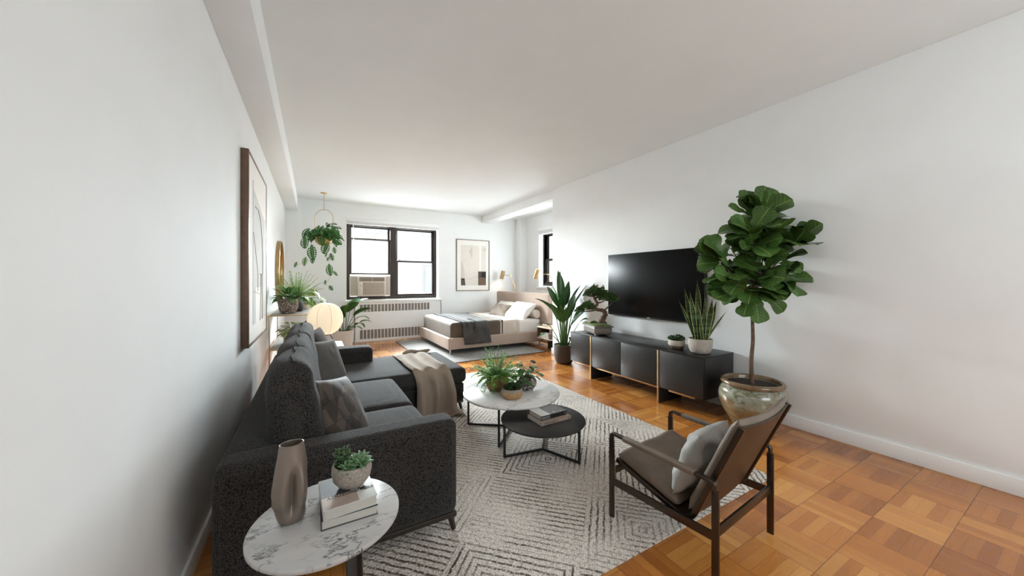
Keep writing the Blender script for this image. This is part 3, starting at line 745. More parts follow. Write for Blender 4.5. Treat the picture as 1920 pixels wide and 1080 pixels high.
# light: sky, sun on the street front, daylight at the three windows
wd = bpy.data.worlds.new('sky'); sc.world = wd; wd.use_nodes = True
bg = wd.node_tree.nodes['Background']; bg.inputs[0].default_value = (.93, .97, 1, 1); bg.inputs[1].default_value = .85
def sun(name, rot, st, ang):
    l = bpy.data.lights.new(name, 'SUN'); l.energy = st; l.angle = ang; o = bpy.data.objects.new(name, l); C.objects.link(o); o.rotation_euler = rot; return o
sun('sun', (math.radians(50), 0, math.radians(-58)), .6, .02)
def daylight(name, loc, rot, sx, sy, power, col=(1, 1, 1), spread=PI):
    l = bpy.data.lights.new(name, 'AREA'); l.shape = 'RECTANGLE'; l.size = sx; l.size_y = sy; l.energy = power; l.color = col; l.spread = spread
    o = bpy.data.objects.new(name, l); C.objects.link(o); o.location = loc; o.rotation_euler = rot; return o
daylight('window_daylight', (1.4, YF + .33, 1.6), (-PI / 2 + .12, 0, 0), 1.75, 1.45, 36, (.87, .965, 1))
daylight('sky_daylight', (.7, 11.0, 3.6), (-PI / 2 + .34, 0, .0), 6.0, 3.0, 4400, (.87, .965, 1))
daylight('alcove_daylight', (XA + .3, 5.72, 1.65), (PI / 2 - .1, 0, PI / 2), 1.2, 1.2, 34, (.86, .965, 1))
daylight('rear_daylight', (1.8, YB - .25, 1.55), (PI / 2, 0, 0), 1.75, 1.4, 20, (.86, .965, 1))
vs_ = sc.view_settings; vs_.view_transform = 'Standard'; vs_.look = 'None'; vs_.gamma = 1; vs_.use_curve_mapping = False; vs_.exposure = 1.06
sc.cycles.use_denoising = True; sc.cycles.max_bounces = 14; sc.cycles.diffuse_bounces = 8; sc.cycles.glossy_bounces = 5; sc.cycles.transparent_max_bounces = 24
sc.cycles.sample_clamp_indirect = 6
# ---------------------------------------------------------------- sofa and what lies on it
RT = .009   # rug thickness
SEAT = .375
sofa = thing('sectional_sofa', 'charcoal L shaped sofa with chaise along the left wall', 'sofa', (0, 0, RT))
z0 = .085
def sb(name, lo, hi, r=.03, puff=.0, m='sofa', n=12, fn=None):
    c = [(a + b) / 2 for a, b in zip(lo, hi)]; d = [b - a for a, b in zip(lo, hi)]
    return MB().cushion(c, d, r, puff, n, fn=fn).build(name, M_[m], sofa, ang=180)
sb('base', (-.29, 1.62, z0), (.52, 3.70, .245), .012)
sb('chaise_base', (.40, 2.895, z0), (1.165, 3.70, .235), .015)
sb('arm', (-.30, 1.50, z0 - .005), (.575, 1.645, .505), .035, .004)
sb('arm', (-.06, 3.50, .24), (.49, 3.70, .515), .04, .006)
sb('backrest', (-.30, 1.63, z0), (-.105, 3.72, .495), .03, .003)
for a, b in ((1.65, 2.20), (2.205, 2.875)):
    sb('seat_cushion', (-.10, a, .235), (.555, b, SEAT), .045, .014)
sb('chaise_cushion', (-.10, 2.88, .238), (1.19, 3.73, SEAT - .005), .045, .010, n=18)
# loose back cushions lean on the low backrest, each with a seam across its top
for a, b, zt in ((1.655, 2.10, .795), (2.10, 2.70, .78), (2.70, 3.48, .775)):
    cy = (a + b) / 2
    def shape(o, h=(b - a) / 2):
        o = o.copy()
        t = (o.z + .2) / .4
        o.x *= lerp(1.02, .86, smooth(t)); o.z -= .22 * max(0, -o.x - .02) * smooth((t - .4) / .6) + .10 * abs(o.x - .03) * smooth((t - .6) / .4)
        o.x += .012 * noise.noise(Vector((o.y * 6 + cy * 9, o.z * 9, 1))) * (1 if abs(o.x) > .02 else 0)
        o.z += .012 * noise.noise(Vector((o.y * 4, o.x * 9, cy)))
        return o
    cu = MB().cushion((0, 0, 0), (.195, b - a - .006, .43), .05, .018, 14, M=T(-.070, cy, (zt + .365) / 2) @ RY(-.14), fn=shape).build('back_cushion', M_['sofa'], sofa, ang=180)
    crest = sorted(cu.data.vertices, key=lambda q: -q.co.z)[:60]
    xm = sum(q.co.x for q in crest) / 60; seam = []
    for k in range(13):                       # a stitched seam along the crest of the cushion
        y = lerp(a + .035, b - .035, k / 12)
        seam.append((xm + .006 * math.sin(k * .9 + cy), y, max(v.co.z for v in cu.data.vertices if abs(v.co.y - y) < .035 and abs(v.co.x - xm) < .03) - .001))
    MB().tube(crom(seam, 3), .0035, 6).build('piping', M_['sofaseam'], cu, ang=180)
r = MB(); r.lo_hi((-.29, 1.508, .062), (.57, 1.53, z0), .003); r.lo_hi((.548, 1.53, .062), (.57, 2.9, z0), .003); r.lo_hi((.55, 2.9, .062), (1.16, 2.925, z0), .003); r.lo_hi((1.138, 2.925, .062), (1.16, 3.68, z0), .003)
r.lo_hi((-.29, 3.66, .062), (1.16, 3.68, z0), .003)
r.build('base_rail', M_['sofaleg'], sofa)
def sleg(x, y, dx, dy):
    m = MB(); 
    m.tube([(x, y, .07), (x + dx * .25, y + dy * .25, .045), (x + dx, y + dy, 0)], [.017, .014, .0105], 4)
    m.build('leg', M_['sofaleg'], sofa, ang=30)
for q in ((.548, 1.53, .012, -.012), (-.27, 1.53, -.01, -.01), (1.135, 2.93, .012, -.015), (1.135, 3.65, .012, .012), (.0, 3.65, 0, .012), (.54, 2.5, .01, 0)): sleg(*q)

# knitted throw over the chaise: across the top, down its near side, on to the rug
tt = thing('throw_blanket', 'taupe fringed throw draped over the chaise and down to the rug', 'blanket', (.9, 2.85, .0095)); tt_o = Vector((.9, 2.85, .0095))
path = [(3.70, SEAT + .012)]
path += [(lerp(3.70, 2.93, k / 12), SEAT + .016) for k in range(1, 13)]
path += [(2.905, SEAT + .008), (2.885, SEAT - .012), (2.872, SEAT - .045)]
path += [(lerp(2.868, 2.86, k / 10), lerp(SEAT - .07, .05, k / 10)) for k in range(11)]
path += [(2.852, .03), (2.835, .0165), (2.80, .0145), (2.765, .014)]
NP = len(path)
def th(u, v):
    i = min(NP - 1, max(0, v * (NP - 1))); a = int(min(i, NP - 2)); fr = i - a
    y = lerp(path[a][0], path[a + 1][0], fr); z = lerp(path[a][1], path[a + 1][1], fr)
    top = smooth((13 - i) / 5)
    bot = smooth((i - 24) / 6)
    x0 = lerp(.70, .735, smooth((i - 8) / 10)); x1 = lerp(1.02, 1.075, smooth((i - 10) / 12))
    x0 -= .02 * bot; x1 += .035 * bot
    fold = .5 + .5 * math.sin(u * 2 * PI * 2.6 + .6 + .5 * math.sin(v * 4))
    fold = 1 - abs(2 * ((u * 2.6 + .18 + .08 * math.sin(v * 4)) % 1) - 1); fold = smooth(fold) ** 1.3
    amp = lerp(.042, .034, top)
    x = lerp(x0, x1, u) + .012 * math.sin(v * 9 + u * 5) * (1 - abs(2 * u - 1))
    if i < 13:
        z += amp * fold * smooth((i) / 3) * .7 + .016 * max(0, noise.noise(Vector((u * 4, v * 7, 2)))) 
    elif i < 28: y -= amp * fold * smooth((i - 12) / 4) + .004
    else: z += .014 * fold; y -= .02 * math.sin(u * 14)
    return (x - tt_o.x, y - tt_o.y, z - tt_o.z)
MB().grid(th, 54, NP * 2).build('wool_cloth', M_['throw'], tt, ang=180, solid=.005)
# the rolled far edge
edge = [Vector((x, 3.70 + .012 * math.sin(x * 22), SEAT + .026 + .008 * math.sin(x * 30))) - tt_o for x in [lerp(.80, 1.09, k / 12) for k in range(13)]]
MB().tube(edge, [.006] + [.02 + .004 * math.sin(k) for k in range(11)] + [.008], 10).build('rolled_edge', M_['throw'], tt, ang=180)
fr = MB()
for k in range(58):
    u = k / 57; p = Vector(th(u, 1.0)) + tt_o
    q = (p[0] + R.uniform(-.008, .012), p[1] - R.uniform(.028, .045), .0125)
    fr.tube([p - tt_o, Vector(((p[0] + q[0]) / 2, (p[1] + q[1]) / 2, .016)) - tt_o, Vector(q) - tt_o], [.0022, .002, .0012], 5)
fo = fr.build('fringe', M_['fringe'], tt, ang=180)

# three scatter pillows
def lean(c, nrm, up, roll=0.0):
    z = Vector(nrm).normalized(); y = (Vector(up) - z * Vector(up).dot(z)).normalized(); x = y.cross(z)
    M = Matrix((x, y, z)).transposed().to_4x4(); M.translation = Vector(c); return M @ RZ(roll)
def pillow(name, label, c, nrm, up, w, h, t, m, seed, roll=0.0, **k):
    g_ = k.pop('grp', None)
    o = MB().pillow(w, h, t, Matrix.Identity(4), seed, **k).build(name, M_[m], None, ang=180); o.matrix_world = lean(c, nrm, up, roll)
    return tag(o, label, 'pillow', g_)
pillow('throw_pillow', 'mid grey square pillow leaning on the far end of the sofa', (.075, 3.00, .525), (.80, -.55, .42), (0, 0, 1), .39, .37, .13, 'greyp', 1, -.12, grp='scatter pillows on the sofa')
pillow('throw_pillow', 'plain dark brown pillow half hidden behind the grey one', (.035, 3.25, .575), (.80, -.35, .35), (0, 0, 1), .40, .37, .12, 'darkp', 2, .03, grp='scatter pillows on the sofa')
pillow('throw_pillow', 'brown pieced velvet pillow nearest the front arm of the sofa', (.110, 1.905, .505), (.85, -.42, .52), (-.2, 0, 1), .385, .37, .14, 'patch', 3, -.34, grp='scatter pillows on the sofa')
# ---------------------------------------------------------------- rugs and tables
rg = MB().lo_hi((.165, 1.0, .0005), (2.335, 4.0, RT), .004).build('area_rug', M_['rug']); tag(rg, 'large cream and charcoal geometric knitted rug under the coffee tables', 'rug')
br = thing('bedside_rug', 'thin grey rug under the bed with a dark bound edge', 'rug')
MB().lo_hi((1.36, 4.62, .0005), (3.27, 6.8, .008), .003).build('pile', M_['bedrug'], br)
e = MB(); e.lo_hi((1.35, 4.61, .0005), (3.28, 4.622, .0085), .002); e.lo_hi((1.35, 4.622, .0005), (1.362, 6.81, .0085), .002); e.build('binding', M_['rugedge'], br)

def disc(r, z0, z1, bev=.006):
    return MB().lathe([(0, z0), (r - bev, z0), (r, z0 + bev), (r, z1 - bev * .5), (r - bev * .5, z1), (0, z1)], 96)
def tri_table(name, label, x, y, r, h, mtop, tt, angs, legr, cat='coffee table'):
    t = thing(name, label, cat, (x, y, RT))
    disc(r, h - tt, h, min(.006, tt / 3)).build('tabletop', M_[mtop], t, ang=50)
    w = .014
    for a in angs:
        a = math.radians(a); c, s = math.cos(a), math.sin(a); p = (c * legr, s * legr)
        m = MB(); m.bar((p[0], p[1], 0), (p[0], p[1], h - tt), w, w, .0015, up=(c, s, 0))
        m.bar((0, 0, w / 2), (p[0] - c * w * .5, p[1] - s * w * .5, w / 2), w, w, .0015)
        m.bar((0, 0, h - tt - w / 2), (p[0] - c * w * .5, p[1] - s * w * .5, h - tt - w / 2), w, w, .0015)
        m.build('leg', M_['black'], t)
    return t
MT = (1.345, 2.36); MH = .29
tri_table('coffee_table', 'larger round coffee table with a white marble top and three thin black legs', *MT, .375, MH - RT, 'marble', .018, (226, 143, 0), .345)
BT = (1.345, 1.93); BH = .225
tri_table('coffee_table', 'lower round black coffee table holding two books', *BT, .283, BH - RT, 'black', .012, (172, -70, 52), .277)
ST = (.035, 1.09); SH = .50
t = thing('side_table', 'small round marble topped side table in front of the sofa arm', 'side table', (*ST, 0))
disc(.187, SH - .016, SH, .005).build('tabletop', M_['marble2'], t, ang=50)
for a in (52, 188, 292):
    a = math.radians(a); MB().bar((math.cos(a) * .125, math.sin(a) * .125, SH - .016), (math.cos(a) * .165, math.sin(a) * .165, 0), .026, .008, .001, up=(math.cos(a), math.sin(a), 0)).build('leg', M_['black'], t)
m = MB()
for k in range(3):
    a, b = [math.radians((52, 188, 292)[q % 3]) for q in (k, k + 1)]
    m.bar((math.cos(a) * .125, math.sin(a) * .125, SH - .021), (math.cos(b) * .125, math.sin(b) * .125, SH - .021), .012, .008)
m.build('under_frame', M_['black'], t)

# ---------------------------------------------------------------- books
def book(name, label, x, y, z, rz, w, d, h, cover, spine_edge='y-', pages='paper', band=None, group=None):
    """w along local x, d along local y; the spine lies on one side"""
    t = thing(name, label, 'book', (x, y, z), rz, 'books on the side table' if x < .5 else 'books on the black table')
    c = .0022
    m = MB(); m.box((0, 0, c / 2), (w, d, c), .0006); m.box((0, 0, h - c / 2), (w, d, c), .0006)
    if spine_edge == 'y-': m.box((0, -d / 2 + c / 2, h / 2), (w, c, h), .0006)
    if spine_edge == 'y+': m.box((0, d / 2 - c / 2, h / 2), (w, c, h), .0006)
    if spine_edge == 'x-': m.box((-w / 2 + c / 2, 0, h / 2), (c, d, h), .0006)
    m.build('cover', M_[cover], t)
    MB().box((0, 0, h / 2), (w - .006, d - .006, h - 2 * c)).build('pages', M_[pages], t)
    return t
def lettering(s, size, M, m, parent, name='lettering'):
    vs, fs = text_mesh(s, size, .0002)
    return MB().add(vs, fs, None, M).build(name, M_[m], parent, smooth=False, weld=False)
# on the side table: two books, spines to the left
b1 = book('hardback_book', 'lower of the two books on the marble side table, grey spine', .086, 1.108, SH, .0, .140, .165, .026, 'cgrey', 'x-')
b2 = book('hardback_book', 'upper book with a grey, taupe and pale cover on the marble side table', .084, 1.105, SH + .0265, .06, .134, .160, .026, 'cpale', 'x-')
MB().box((-.0300, .03, .0263), (.074, .10, .0006)).build('cover_panel', M_['cgrey'], b2)
MB().box((-.0235, -.05, .0263), (.087, .058, .0006)).build('cover_band', M_['ctaupe'], b2)
lettering('AOUZUASITUR8', .0165, T(-.055, -.034, .0267), 'ink', b2, 'title')
m = MB()
for k in range(26):
    a = R.uniform(0, 6.28); q = R.random() ** .6 * .014
    m.box((.036 + q * math.cos(a), -.026 + q * math.sin(a) * .8, .0266), (R.uniform(.002, .006), R.uniform(.001, .004), .0005), M=None)
m.build('cover_emblem', M_['ink'], b2)
# on the black table: two books, spines towards the viewer
b3 = book('hardback_book', 'beige cloth book under the grey one on the black coffee table', 1.378, 1.905, BH, .02, .245, .165, .022, 'cbrown', 'y-')
lettering('TUPEN N NEN, NY', .0145, T(-.105, -.0828, .0055) @ RX(PI / 2), 'ink', b3, 'title')
lettering('N2', .013, T(.095, -.0828, .006) @ RX(PI / 2), 'ink', b3, 'publisher_mark')
b4 = book('hardback_book', 'black spined book with a white and grey cover on top of the beige book', 1.378, 1.920, BH + .0225, .03, .213, .140, .028, 'cblack', 'y-')
MB().box((-.068, 0, .0283), (.075, .138, .0006)).build('cover_panel', M_['clgt'], b4)
MB().box((.038, 0, .0283), (.137, .138, .0006)).build('cover_panel', M_['cmid'], b4)
for dx, dy, dr in ((.015, -.045, .006), (.07, -.05, .005)): MB().lathe([(0, 0), (dr, 0), (dr, .0006), (0, .0008)], 16, T(dx, dy, .0286)).build('cover_dot', M_['inkw'], b4)
MB().box((-.068, -.0703, .014), (.07, .0008, .018)).build('spine_label', M_['cmid'], b4)
MB().lathe([(0, 0), (.003, 0), (.003, .0008), (0, .0008)], 14, T(.092, -.0705, .016) @ RX(PI / 2)).build('spine_dot', M_['inkw'], b4)

# ---------------------------------------------------------------- vase
vz = thing('vase', 'tall twisted champagne coloured vase on the marble side table', 'vase', (-.052, 1.118, SH), .15)
prof = [(.0, .0), (.027, .0), (.031, .006), (.038, .03), (.0445, .07), (.0455, .085), (.043, .11), (.037, .15), (.032, .18), (.0285, .205), (.0285, .2085), (.026, .207), (.030, .18), (.036, .15), (.044, .1), (.044, .05), (0, .02)]
def dent(a, z):
    d = math.atan2(math.sin(a + 1.72 - z * 1.5), math.cos(a + 1.72 - z * 1.5)); d2 = math.atan2(math.sin(a + .35 - z * 3), math.cos(a + .35 - z * 3))
    k = math.exp(-((z - .085) / .055) ** 4)
    return 1 - .58 * k * math.exp(-(d / .25) ** 2) + .13 * math.exp(-((abs(d) - .48) / .2) ** 2) * k - .22 * math.exp(-(d2 / .5) ** 2) * k
# denser profile
pp = crom([(r_, 0, z_) for r_, z_ in prof[1:11]], 5); pin = crom([(r_, 0, z_) for r_, z_ in prof[10:16]], 4)
P2 = [(0, 0)] + [(p.x, p.z) for p in pp] + [(p.x, p.z) for p in pin[1:]] + [(0, .02)]
MB().lathe(P2, 120, wob=dent, sx=1.02, sy=.84).build('body', M_['vase'], vz, ang=180)

# ---------------------------------------------------------------- low white table with the paper lantern
lt = thing('low_table', 'low white square table behind the far arm of the sofa', 'table', (.10, 4.22, 0))
MB().box((0, 0, .455), (.36, .36, .03), .006).build('tabletop', M_['whitepot'], lt)
for x in (-1, 1):
    for y in (-1, 1): MB().box((x * .155, y * .155, .22), (.03, .03, .44), .003).build('leg', M_['whitepot'], lt)
ln = thing('paper_lantern', 'lit globe paper lantern lamp on the low white table', 'lamp', (.108, 4.22, .4705))
rz_ = .173; zc = .275
pr = []
for k in range(41):
    a = -PI / 2 + PI * k / 40
    a = max(-1.28, min(1.28, a * 1.0)); pr.append((rz_ * math.cos(a) ** .85, zc + rz_ * .985 * math.sin(a)))
MB().lathe(pr[4:-4] if False else [p for i, p in enumerate(pr) if i == 0 or p != pr[i - 1]], 64).build('shade', M_['lantern'], ln, ang=180)
w = MB()
for k in range(8):
    a = k * PI / 4 + .31
    w.tube([((r_ + .001) * math.cos(a), (r_ + .001) * math.sin(a), z_) for r_, z_ in [p for i, p in enumerate(pr) if i == 0 or p != pr[i - 1]]], .0011, 5)
w.build('vertical_wires', M_['cbrown'], ln)
MB().lathe([(.05, zc - .172), (.055, zc - .172), (.055, zc - .160), (.05, zc - .160)], 32).build('lower_ring', M_['bronze'], ln)
for k in range(3):
    a = k * 2 * PI / 3 + .5; MB().tube([(.045 * math.cos(a), .045 * math.sin(a), zc - .162), (.11 * math.cos(a), .11 * math.sin(a), .004)], .005, 8).build('leg', M_['black'], ln)
pl = bpy.data.lights.new('lantern_light', 'POINT'); pl.energy = .5; pl.color = (1, .78, .5); pl.shadow_soft_size = .19
po = bpy.data.objects.new('lantern_light', pl); C.objects.link(po); po.location = (.108, 4.22, .4705 + zc)

# ---------------------------------------------------------------- brass framed console shelf against the left wall
cs = thing('console_shelf', 'slim brass framed shelf with grey tops against the left wall', 'shelf', (-.21, 4.72, 0))
L2, W2_ = .46, .185
for z in (.79, .44): MB().lo_hi((-W2_ + .008, -L2 + .008, z), (W2_ - .008, L2 - .008, z + .014), .002).build('shelf_top', M_['shelfgrey'], cs)
for x in (-1, 1):
    for y in (-1, 1): MB().box((x * (W2_ - .005), y * (L2 - .005), .402), (.010, .010, .804), .001).build('leg', M_['brass'], cs)
m = MB()
for z in (.796, .447):
    for x in (-1, 1): m.box((x * (W2_ - .005), 0, z), (.010, 2 * L2 - .02, .014), .001)
    for y in (-1, 1): m.box((0, y * (L2 - .005), z), (2 * W2_ - .02, .010, .014), .001)
m.build('edge_rail', M_['brass'], cs)
# ---------------------------------------------------------------- media console, television
K0, K1, KX = 1.712, 3.44, 2.82; KZ0, KZ1 = .15, .512
mc = thing('media_console', 'long low black media console with brass edging on the right wall', 'media console', ((KX + XR) / 2, (K0 + K1) / 2, 0))
ox, oy = (KX + XR) / 2, (K0 + K1) / 2
def kb(lo, hi, bev=.002, mb=None): return (mb or MB()).lo_hi([lo[0] - ox, lo[1] - oy, lo[2]], [hi[0] - ox, hi[1] - oy, hi[2]], bev)
kb((KX + .018, K0, KZ0), (XR - .012, K1, KZ1 - .012)).build('body', M_['blackwood'], mc)
kb((KX - .003, K0 - .002, KZ1 - .012), (XR - .012, K1 + .002, KZ1), .0015).build('top', M_['blackwood'], mc)
LEG = (2.155, 3.07)
eds = [K0 + .006, LEG[0] - .008, None, LEG[1] - .008]
for a, b in ((K0 + .004, LEG[0] - .009), (LEG[0] + .009, 2.612), (2.616, LEG[1] - .009), (LEG[1] + .009, K1 - .004)):
    kb((KX, a, KZ0 + .004), (KX + .019, b, KZ1 - .014), .0015).build('door', M_['blackwood'], mc)
for y in LEG:
    m = kb((KX - .004, y - .008, 0), (KX + .008, y + .008, KZ1 - .012), .001)
    m.build('brass_upright', M_['brass'], mc)
    kb((KX + .008, y - .008, 0), (KX + .34, y + .008, KZ0), .001).build('leg', M_['black'], mc)
m = kb((KX + .03, LEG[0] + .01, KZ0 - .02), (KX + .05, LEG[1] - .01, KZ0 + .001), .001); kb((KX + .03, LEG[1] + .01, KZ0 - .02), (KX + .05, K1 - .08, KZ0 + .001), .001, m); kb((KX + .03, K0 + .10, KZ0 - .02), (KX + .05, LEG[0] - .09, KZ0 + .001), .001, m)
m.build('brass_rail', M_['brass'], mc)
tv = thing('television', 'large black flat television mounted on the right wall', 'television', (XR - .03, 2.577, 1.105))
MB().box((0, 0, 0), (.035, 1.25, .745), .004).build('housing', M_['tvb'], tv)
MB().box((-.0185, 0, .006), (.002, 1.236, .722), .0005).build('screen', M_['tv'], tv)
MB().box((.012, 0, 0), (.03, .4, .3), .002).build('wall_bracket', M_['black'], tv)
MB().box((-.018, .015, -.3645), (.003, .036, .0075), .001).build('badge', M_['logo'], tv)

# ---------------------------------------------------------------- armchair
CH = (1.525, 1.0); cz = math.radians(4.5)
ch = thing('armchair', 'low brown leather armchair with a flat bronze metal frame', 'armchair', (*CH, RT), cz)
hw, hd, AH = .2505, .24, .405
for s in (-1, 1):
    x = s * hw
    # arm: bent flat bar from front foot over the arm to the rear foot
    m = MB(); pts = fillet([(x, hd, .0), (x, hd, AH), (x, -hd, AH - .012), (x, -hd, 0)], .028, 6)
    nb = len(pts)
    half = 8
    m.bar((x, hd, 0), (x, hd, AH - .03), .011, .026, .0015, up=(0, 1, 0)); m.build('leg', M_['bronze'], ch)
    m = MB(); m.bar((x, -hd, 0 if s > 0 else 0), (x, -hd, AH - .042), .011, .026, .0015, up=(0, 1, 0)); m.build('leg', M_['bronze'], ch)
    m = MB(); arc = fillet([(x, hd, AH - .031), (x, hd, AH), (x, -hd, AH - .012), (x, -hd, AH - .043)], .028, 8)
    nr = []
    for i, p in enumerate(arc):
        t_ = (arc[min(i + 1, len(arc) - 1)] - arc[max(i - 1, 0)]).normalized(); nr.append((-t_.z, t_.y))
    path = [(p.y, p.z) for p in arc]
    m.sweep(path, nr, .013, .011, nx=2, ends=False, xs=T(x, 0, 0), er=.002)
    m.build('arm', M_['bronze'], ch, ang=50)
    m = MB(); m.bar((x, .17, AH - .0025), (x, -.165, AH - .0105), .034, .020, .006); m.build('arm_wrap', M_['leather'], ch)
    MB().bar((x, hd - .013, .175), (x, -hd + .013, .19), .010, .034, .0015).build('side_rail', M_['bronze'], ch)
MB().bar((-hw + .006, -hd, .205), (hw - .006, -hd, .205), .010, .038, .0015).build('rear_rail', M_['bronze'], ch)
MB().bar((-hw + .006, hd - .02, .235), (hw - .006, hd - .02, .235), .012, .03, .0015).build('front_rail', M_['bronze'], ch)
MB().bar((-hw + .006, -.03, .176), (hw - .006, -.03, .176), .03, .010, .0015).build('cross_rail', M_['bronze'], ch)
base = fillet([(0, .232, .272), (0, -.125, .172), (0, -.315, .615)], .055, 10)
dense = []
for a, b in zip(base[:-1], base[1:]):
    n = max(1, int((b - a).length / .025))
    dense += [a.lerp(b, k / n) for k in range(n)]
dense.append(base[-1])
def path_n(pts):
    nr = []
    for i in range(len(pts)):
        t_ = (pts[min(i + 1, len(pts) - 1)] - pts[max(i - 1, 0)]).normalized(); nr.append((-t_.z * -1 if False else t_.z, -t_.y))
    return [(p.y, p.z) for p in pts], nr
pth, nrm = path_n(dense)      # normal points up / forward
MB().sweep(pth, nrm, .212, .006, sag=.02, nx=14, ends=False, er=.003).build('leather_sling', M_['leatherb'], ch, ang=60)
for s in (-1, 1):
    MB().sweep(pth, nrm, .007, .022, off=-.002, nx=2, ends=False, xs=T(s * .222, 0, 0), er=.002).build('sling_bar', M_['bronze'], ch, ang=50)
iS = max(i for i, p in enumerate(dense) if p.y > -.085 and p.z < .3)
iB = min(i for i, p in enumerate(dense) if p.z > .20 and p.y < -.12)
def resample(pts, n): 
    L = [0]
    for a, b in zip(pts[:-1], pts[1:]): L.append(L[-1] + (b - a).length)
    out = []
    for k in range(n):
        d = L[-1] * k / (n - 1); j = max(0, min(len(pts) - 2, next((q for q in range(len(L) - 1) if L[q + 1] >= d - 1e-9), 0)))
        out.append(pts[j].lerp(pts[j + 1], (d - L[j]) / max(1e-9, L[j + 1] - L[j])))
    return out
def pad(name, pts, hw_, t, off, sag, wr):
    p, q = path_n(resample(pts, 26)); m = MB(); m.sweep(p, q, hw_, t, off=off, sag=sag, nx=20, ends=True, er=t / 2)
    for i, v in enumerate(m.v):
        m.v[i] = v + Vector((0, .3, 1)) * wr * noise.noise(Vector((v.x * 9, v.y * 14, v.z * 9)))
    return m.build(name, M_['leather'], ch, ang=180)
pad('seat_cushion', [Vector((0, .243, .278))] + dense[:iS], .222, .058, .030, 0, .006)
pad('back_cushion', dense[iB:] + [Vector((0, -.322, .632))], .217, .042, .020, .02, .003)
p, q = path_n(dense[-4:] + [Vector((0, -.324, .637))]); MB().sweep(p, q, .218, .05, off=.016, sag=.0, nx=14, ends=False, er=.012).v and None
pillow('throw_pillow', 'pale grey pillow on the brown leather armchair', (CH[0] - .045, CH[1] - .09, .385), (-.18, .95, .38), (0, -.1, 1), .33, .29, .13, 'chairp', 9, .08, wr=.022)
# ---------------------------------------------------------------- bed
bx0, bx1, by0, by1 = 1.80, 3.56, 5.10, 6.80
bd_ = thing('bed', 'low bed upholstered in taupe with a wide headboard in the alcove', 'bed', ((bx0 + bx1) / 2, (by0 + by1) / 2, .008))
bo_ = bd_.location.copy()
def lb(mb, lo, hi, r, puff=0.0, n=10): return mb.cushion([(a + b) / 2 - o for a, b, o in zip(lo, hi, bo_)], [b - a for a, b in zip(lo, hi)], r, puff, n)
lb(MB(), (bx0, by0, .085), (bx1, by0 + .05, .265), .014).build('side_rail', M_['bedfab'], bd_, ang=180)
lb(MB(), (bx0, by1 - .05, .085), (bx1, by1, .265), .014).build('side_rail', M_['bedfab'], bd_, ang=180)
lb(MB(), (bx0 - .004, by0 - .002, .083), (bx0 + .05, by1 + .002, .265), .014).build('foot_rail', M_['bedfab'], bd_, ang=180)
lb(MB(), (bx0 + .04, by0 + .04, .12), (bx1, by1 - .04, .2), .01).build('slat_base', M_['blackwood'], bd_, ang=180)
lb(MB(), (bx1, 4.93, .05), (bx1 + .09, 6.93, .925), .035, .004).build('headboard', M_['bedfab'], bd_, ang=180)
for x, y in ((bx0 + .05, by0 + .05), (bx0 + .05, by1 - .05), (bx1 - .05, by0 + .05), (bx1 - .05, by1 - .05)):
    MB().tube([(x - bo_.x, y - bo_.y, .085), (x - bo_.x + (-.012 if x < 2.5 else .012), y - bo_.y + (-.01 if y < 6 else .01), 0)], [.016, .009], 10).build('leg', M_['chrome'], bd_)
def bedding(name, label, cat, x0, x1, m, grow, z1, r=.05, wr=.0, zlow=.215, seed=0, kind='mat', parts=None):
    lo = (x0, by0 + .066 - grow, zlow); hi = (x1, by1 - .066 + grow, z1)
    c = [(a + b) / 2 for a, b in zip(lo, hi)]; d = [b - a for a, b in zip(lo, hi)]
    def wf(o):
        if wr:
            k = noise.noise(Vector((o.x * 16 + seed, o.y * 2.2, o.z * 2))) * wr
            side = smooth((abs(o.y) - d[1] / 2 + .05) / .04)
            o = o.copy(); o.y += k * side * (1 if o.y > 0 else -1) * 1.3; o.z += k * .5 * (1 - side) + .3 * wr * noise.noise(Vector((o.x * 5, o.y * 5, seed)))
        return o
    ob = MB().cushion((0, 0, 0), d, r, .004, 30, fn=wf).build(name, M_[m], None, ang=180); ob.location = c
    return tag(ob, label, cat)
bedding('mattress', 'white sheeted mattress inside the taupe bed frame', 'mattress', bx0 + .072, bx1 - .004, 'linen', 0, .478)
bedding('sheet', 'beige folded sheet across the middle of the bed', 'sheet', 2.55, 3.13, 'linen2', .006, .487, wr=.008, seed=4)
bedding('bedspread', 'shiny taupe bedspread covering the foot of the bed', 'bedspread', bx0 + .060, 2.76, 'satin', .012, .495, wr=.014, seed=9)
# grey mohair throw with black stripes over the foot, hanging down the near side
gt = thing('bed_throw', 'charcoal fringed throw with black stripes hanging over the side of the bed', 'blanket', (2.25, by0, .2))
yt = by0 - .012
pth2 = [(lerp(6.62, 5.19, k / 24), .5) for k in range(25)] + [(5.14, .495), (5.115, .475), (5.098, .44)] + [(lerp(5.09, yt - .006, k / 10), lerp(.41, .165, k / 10)) for k in range(11)]
n2 = len(pth2)
def gth(u, v):
    i = v * (n2 - 1); a = int(min(i, n2 - 2)); f = i - a
    y = lerp(pth2[a][0], pth2[a + 1][0], f); z = lerp(pth2[a][1], pth2[a + 1][1], f)
    sk = smooth(i / 26)
    x = lerp(lerp(2.02, 2.04, sk), lerp(2.62, 2.50, sk), u) + .02 * math.sin(v * 7)
    w = .5 + .5 * math.sin(u * 17 + 2 * math.sin(v * 5))
    if i < 26: z += .004 + .010 * w * max(0, noise.noise(Vector((u * 5, v * 9, 3))) + .3)
    else: y -= .014 * w * smooth((i - 25) / 4) + .003
    return (x - 2.25, y - by0, z - .2)
MB().grid(gth, 40, n2 * 2).build('mohair_cloth', M_['dthrow'], gt, ang=180, solid=.005)
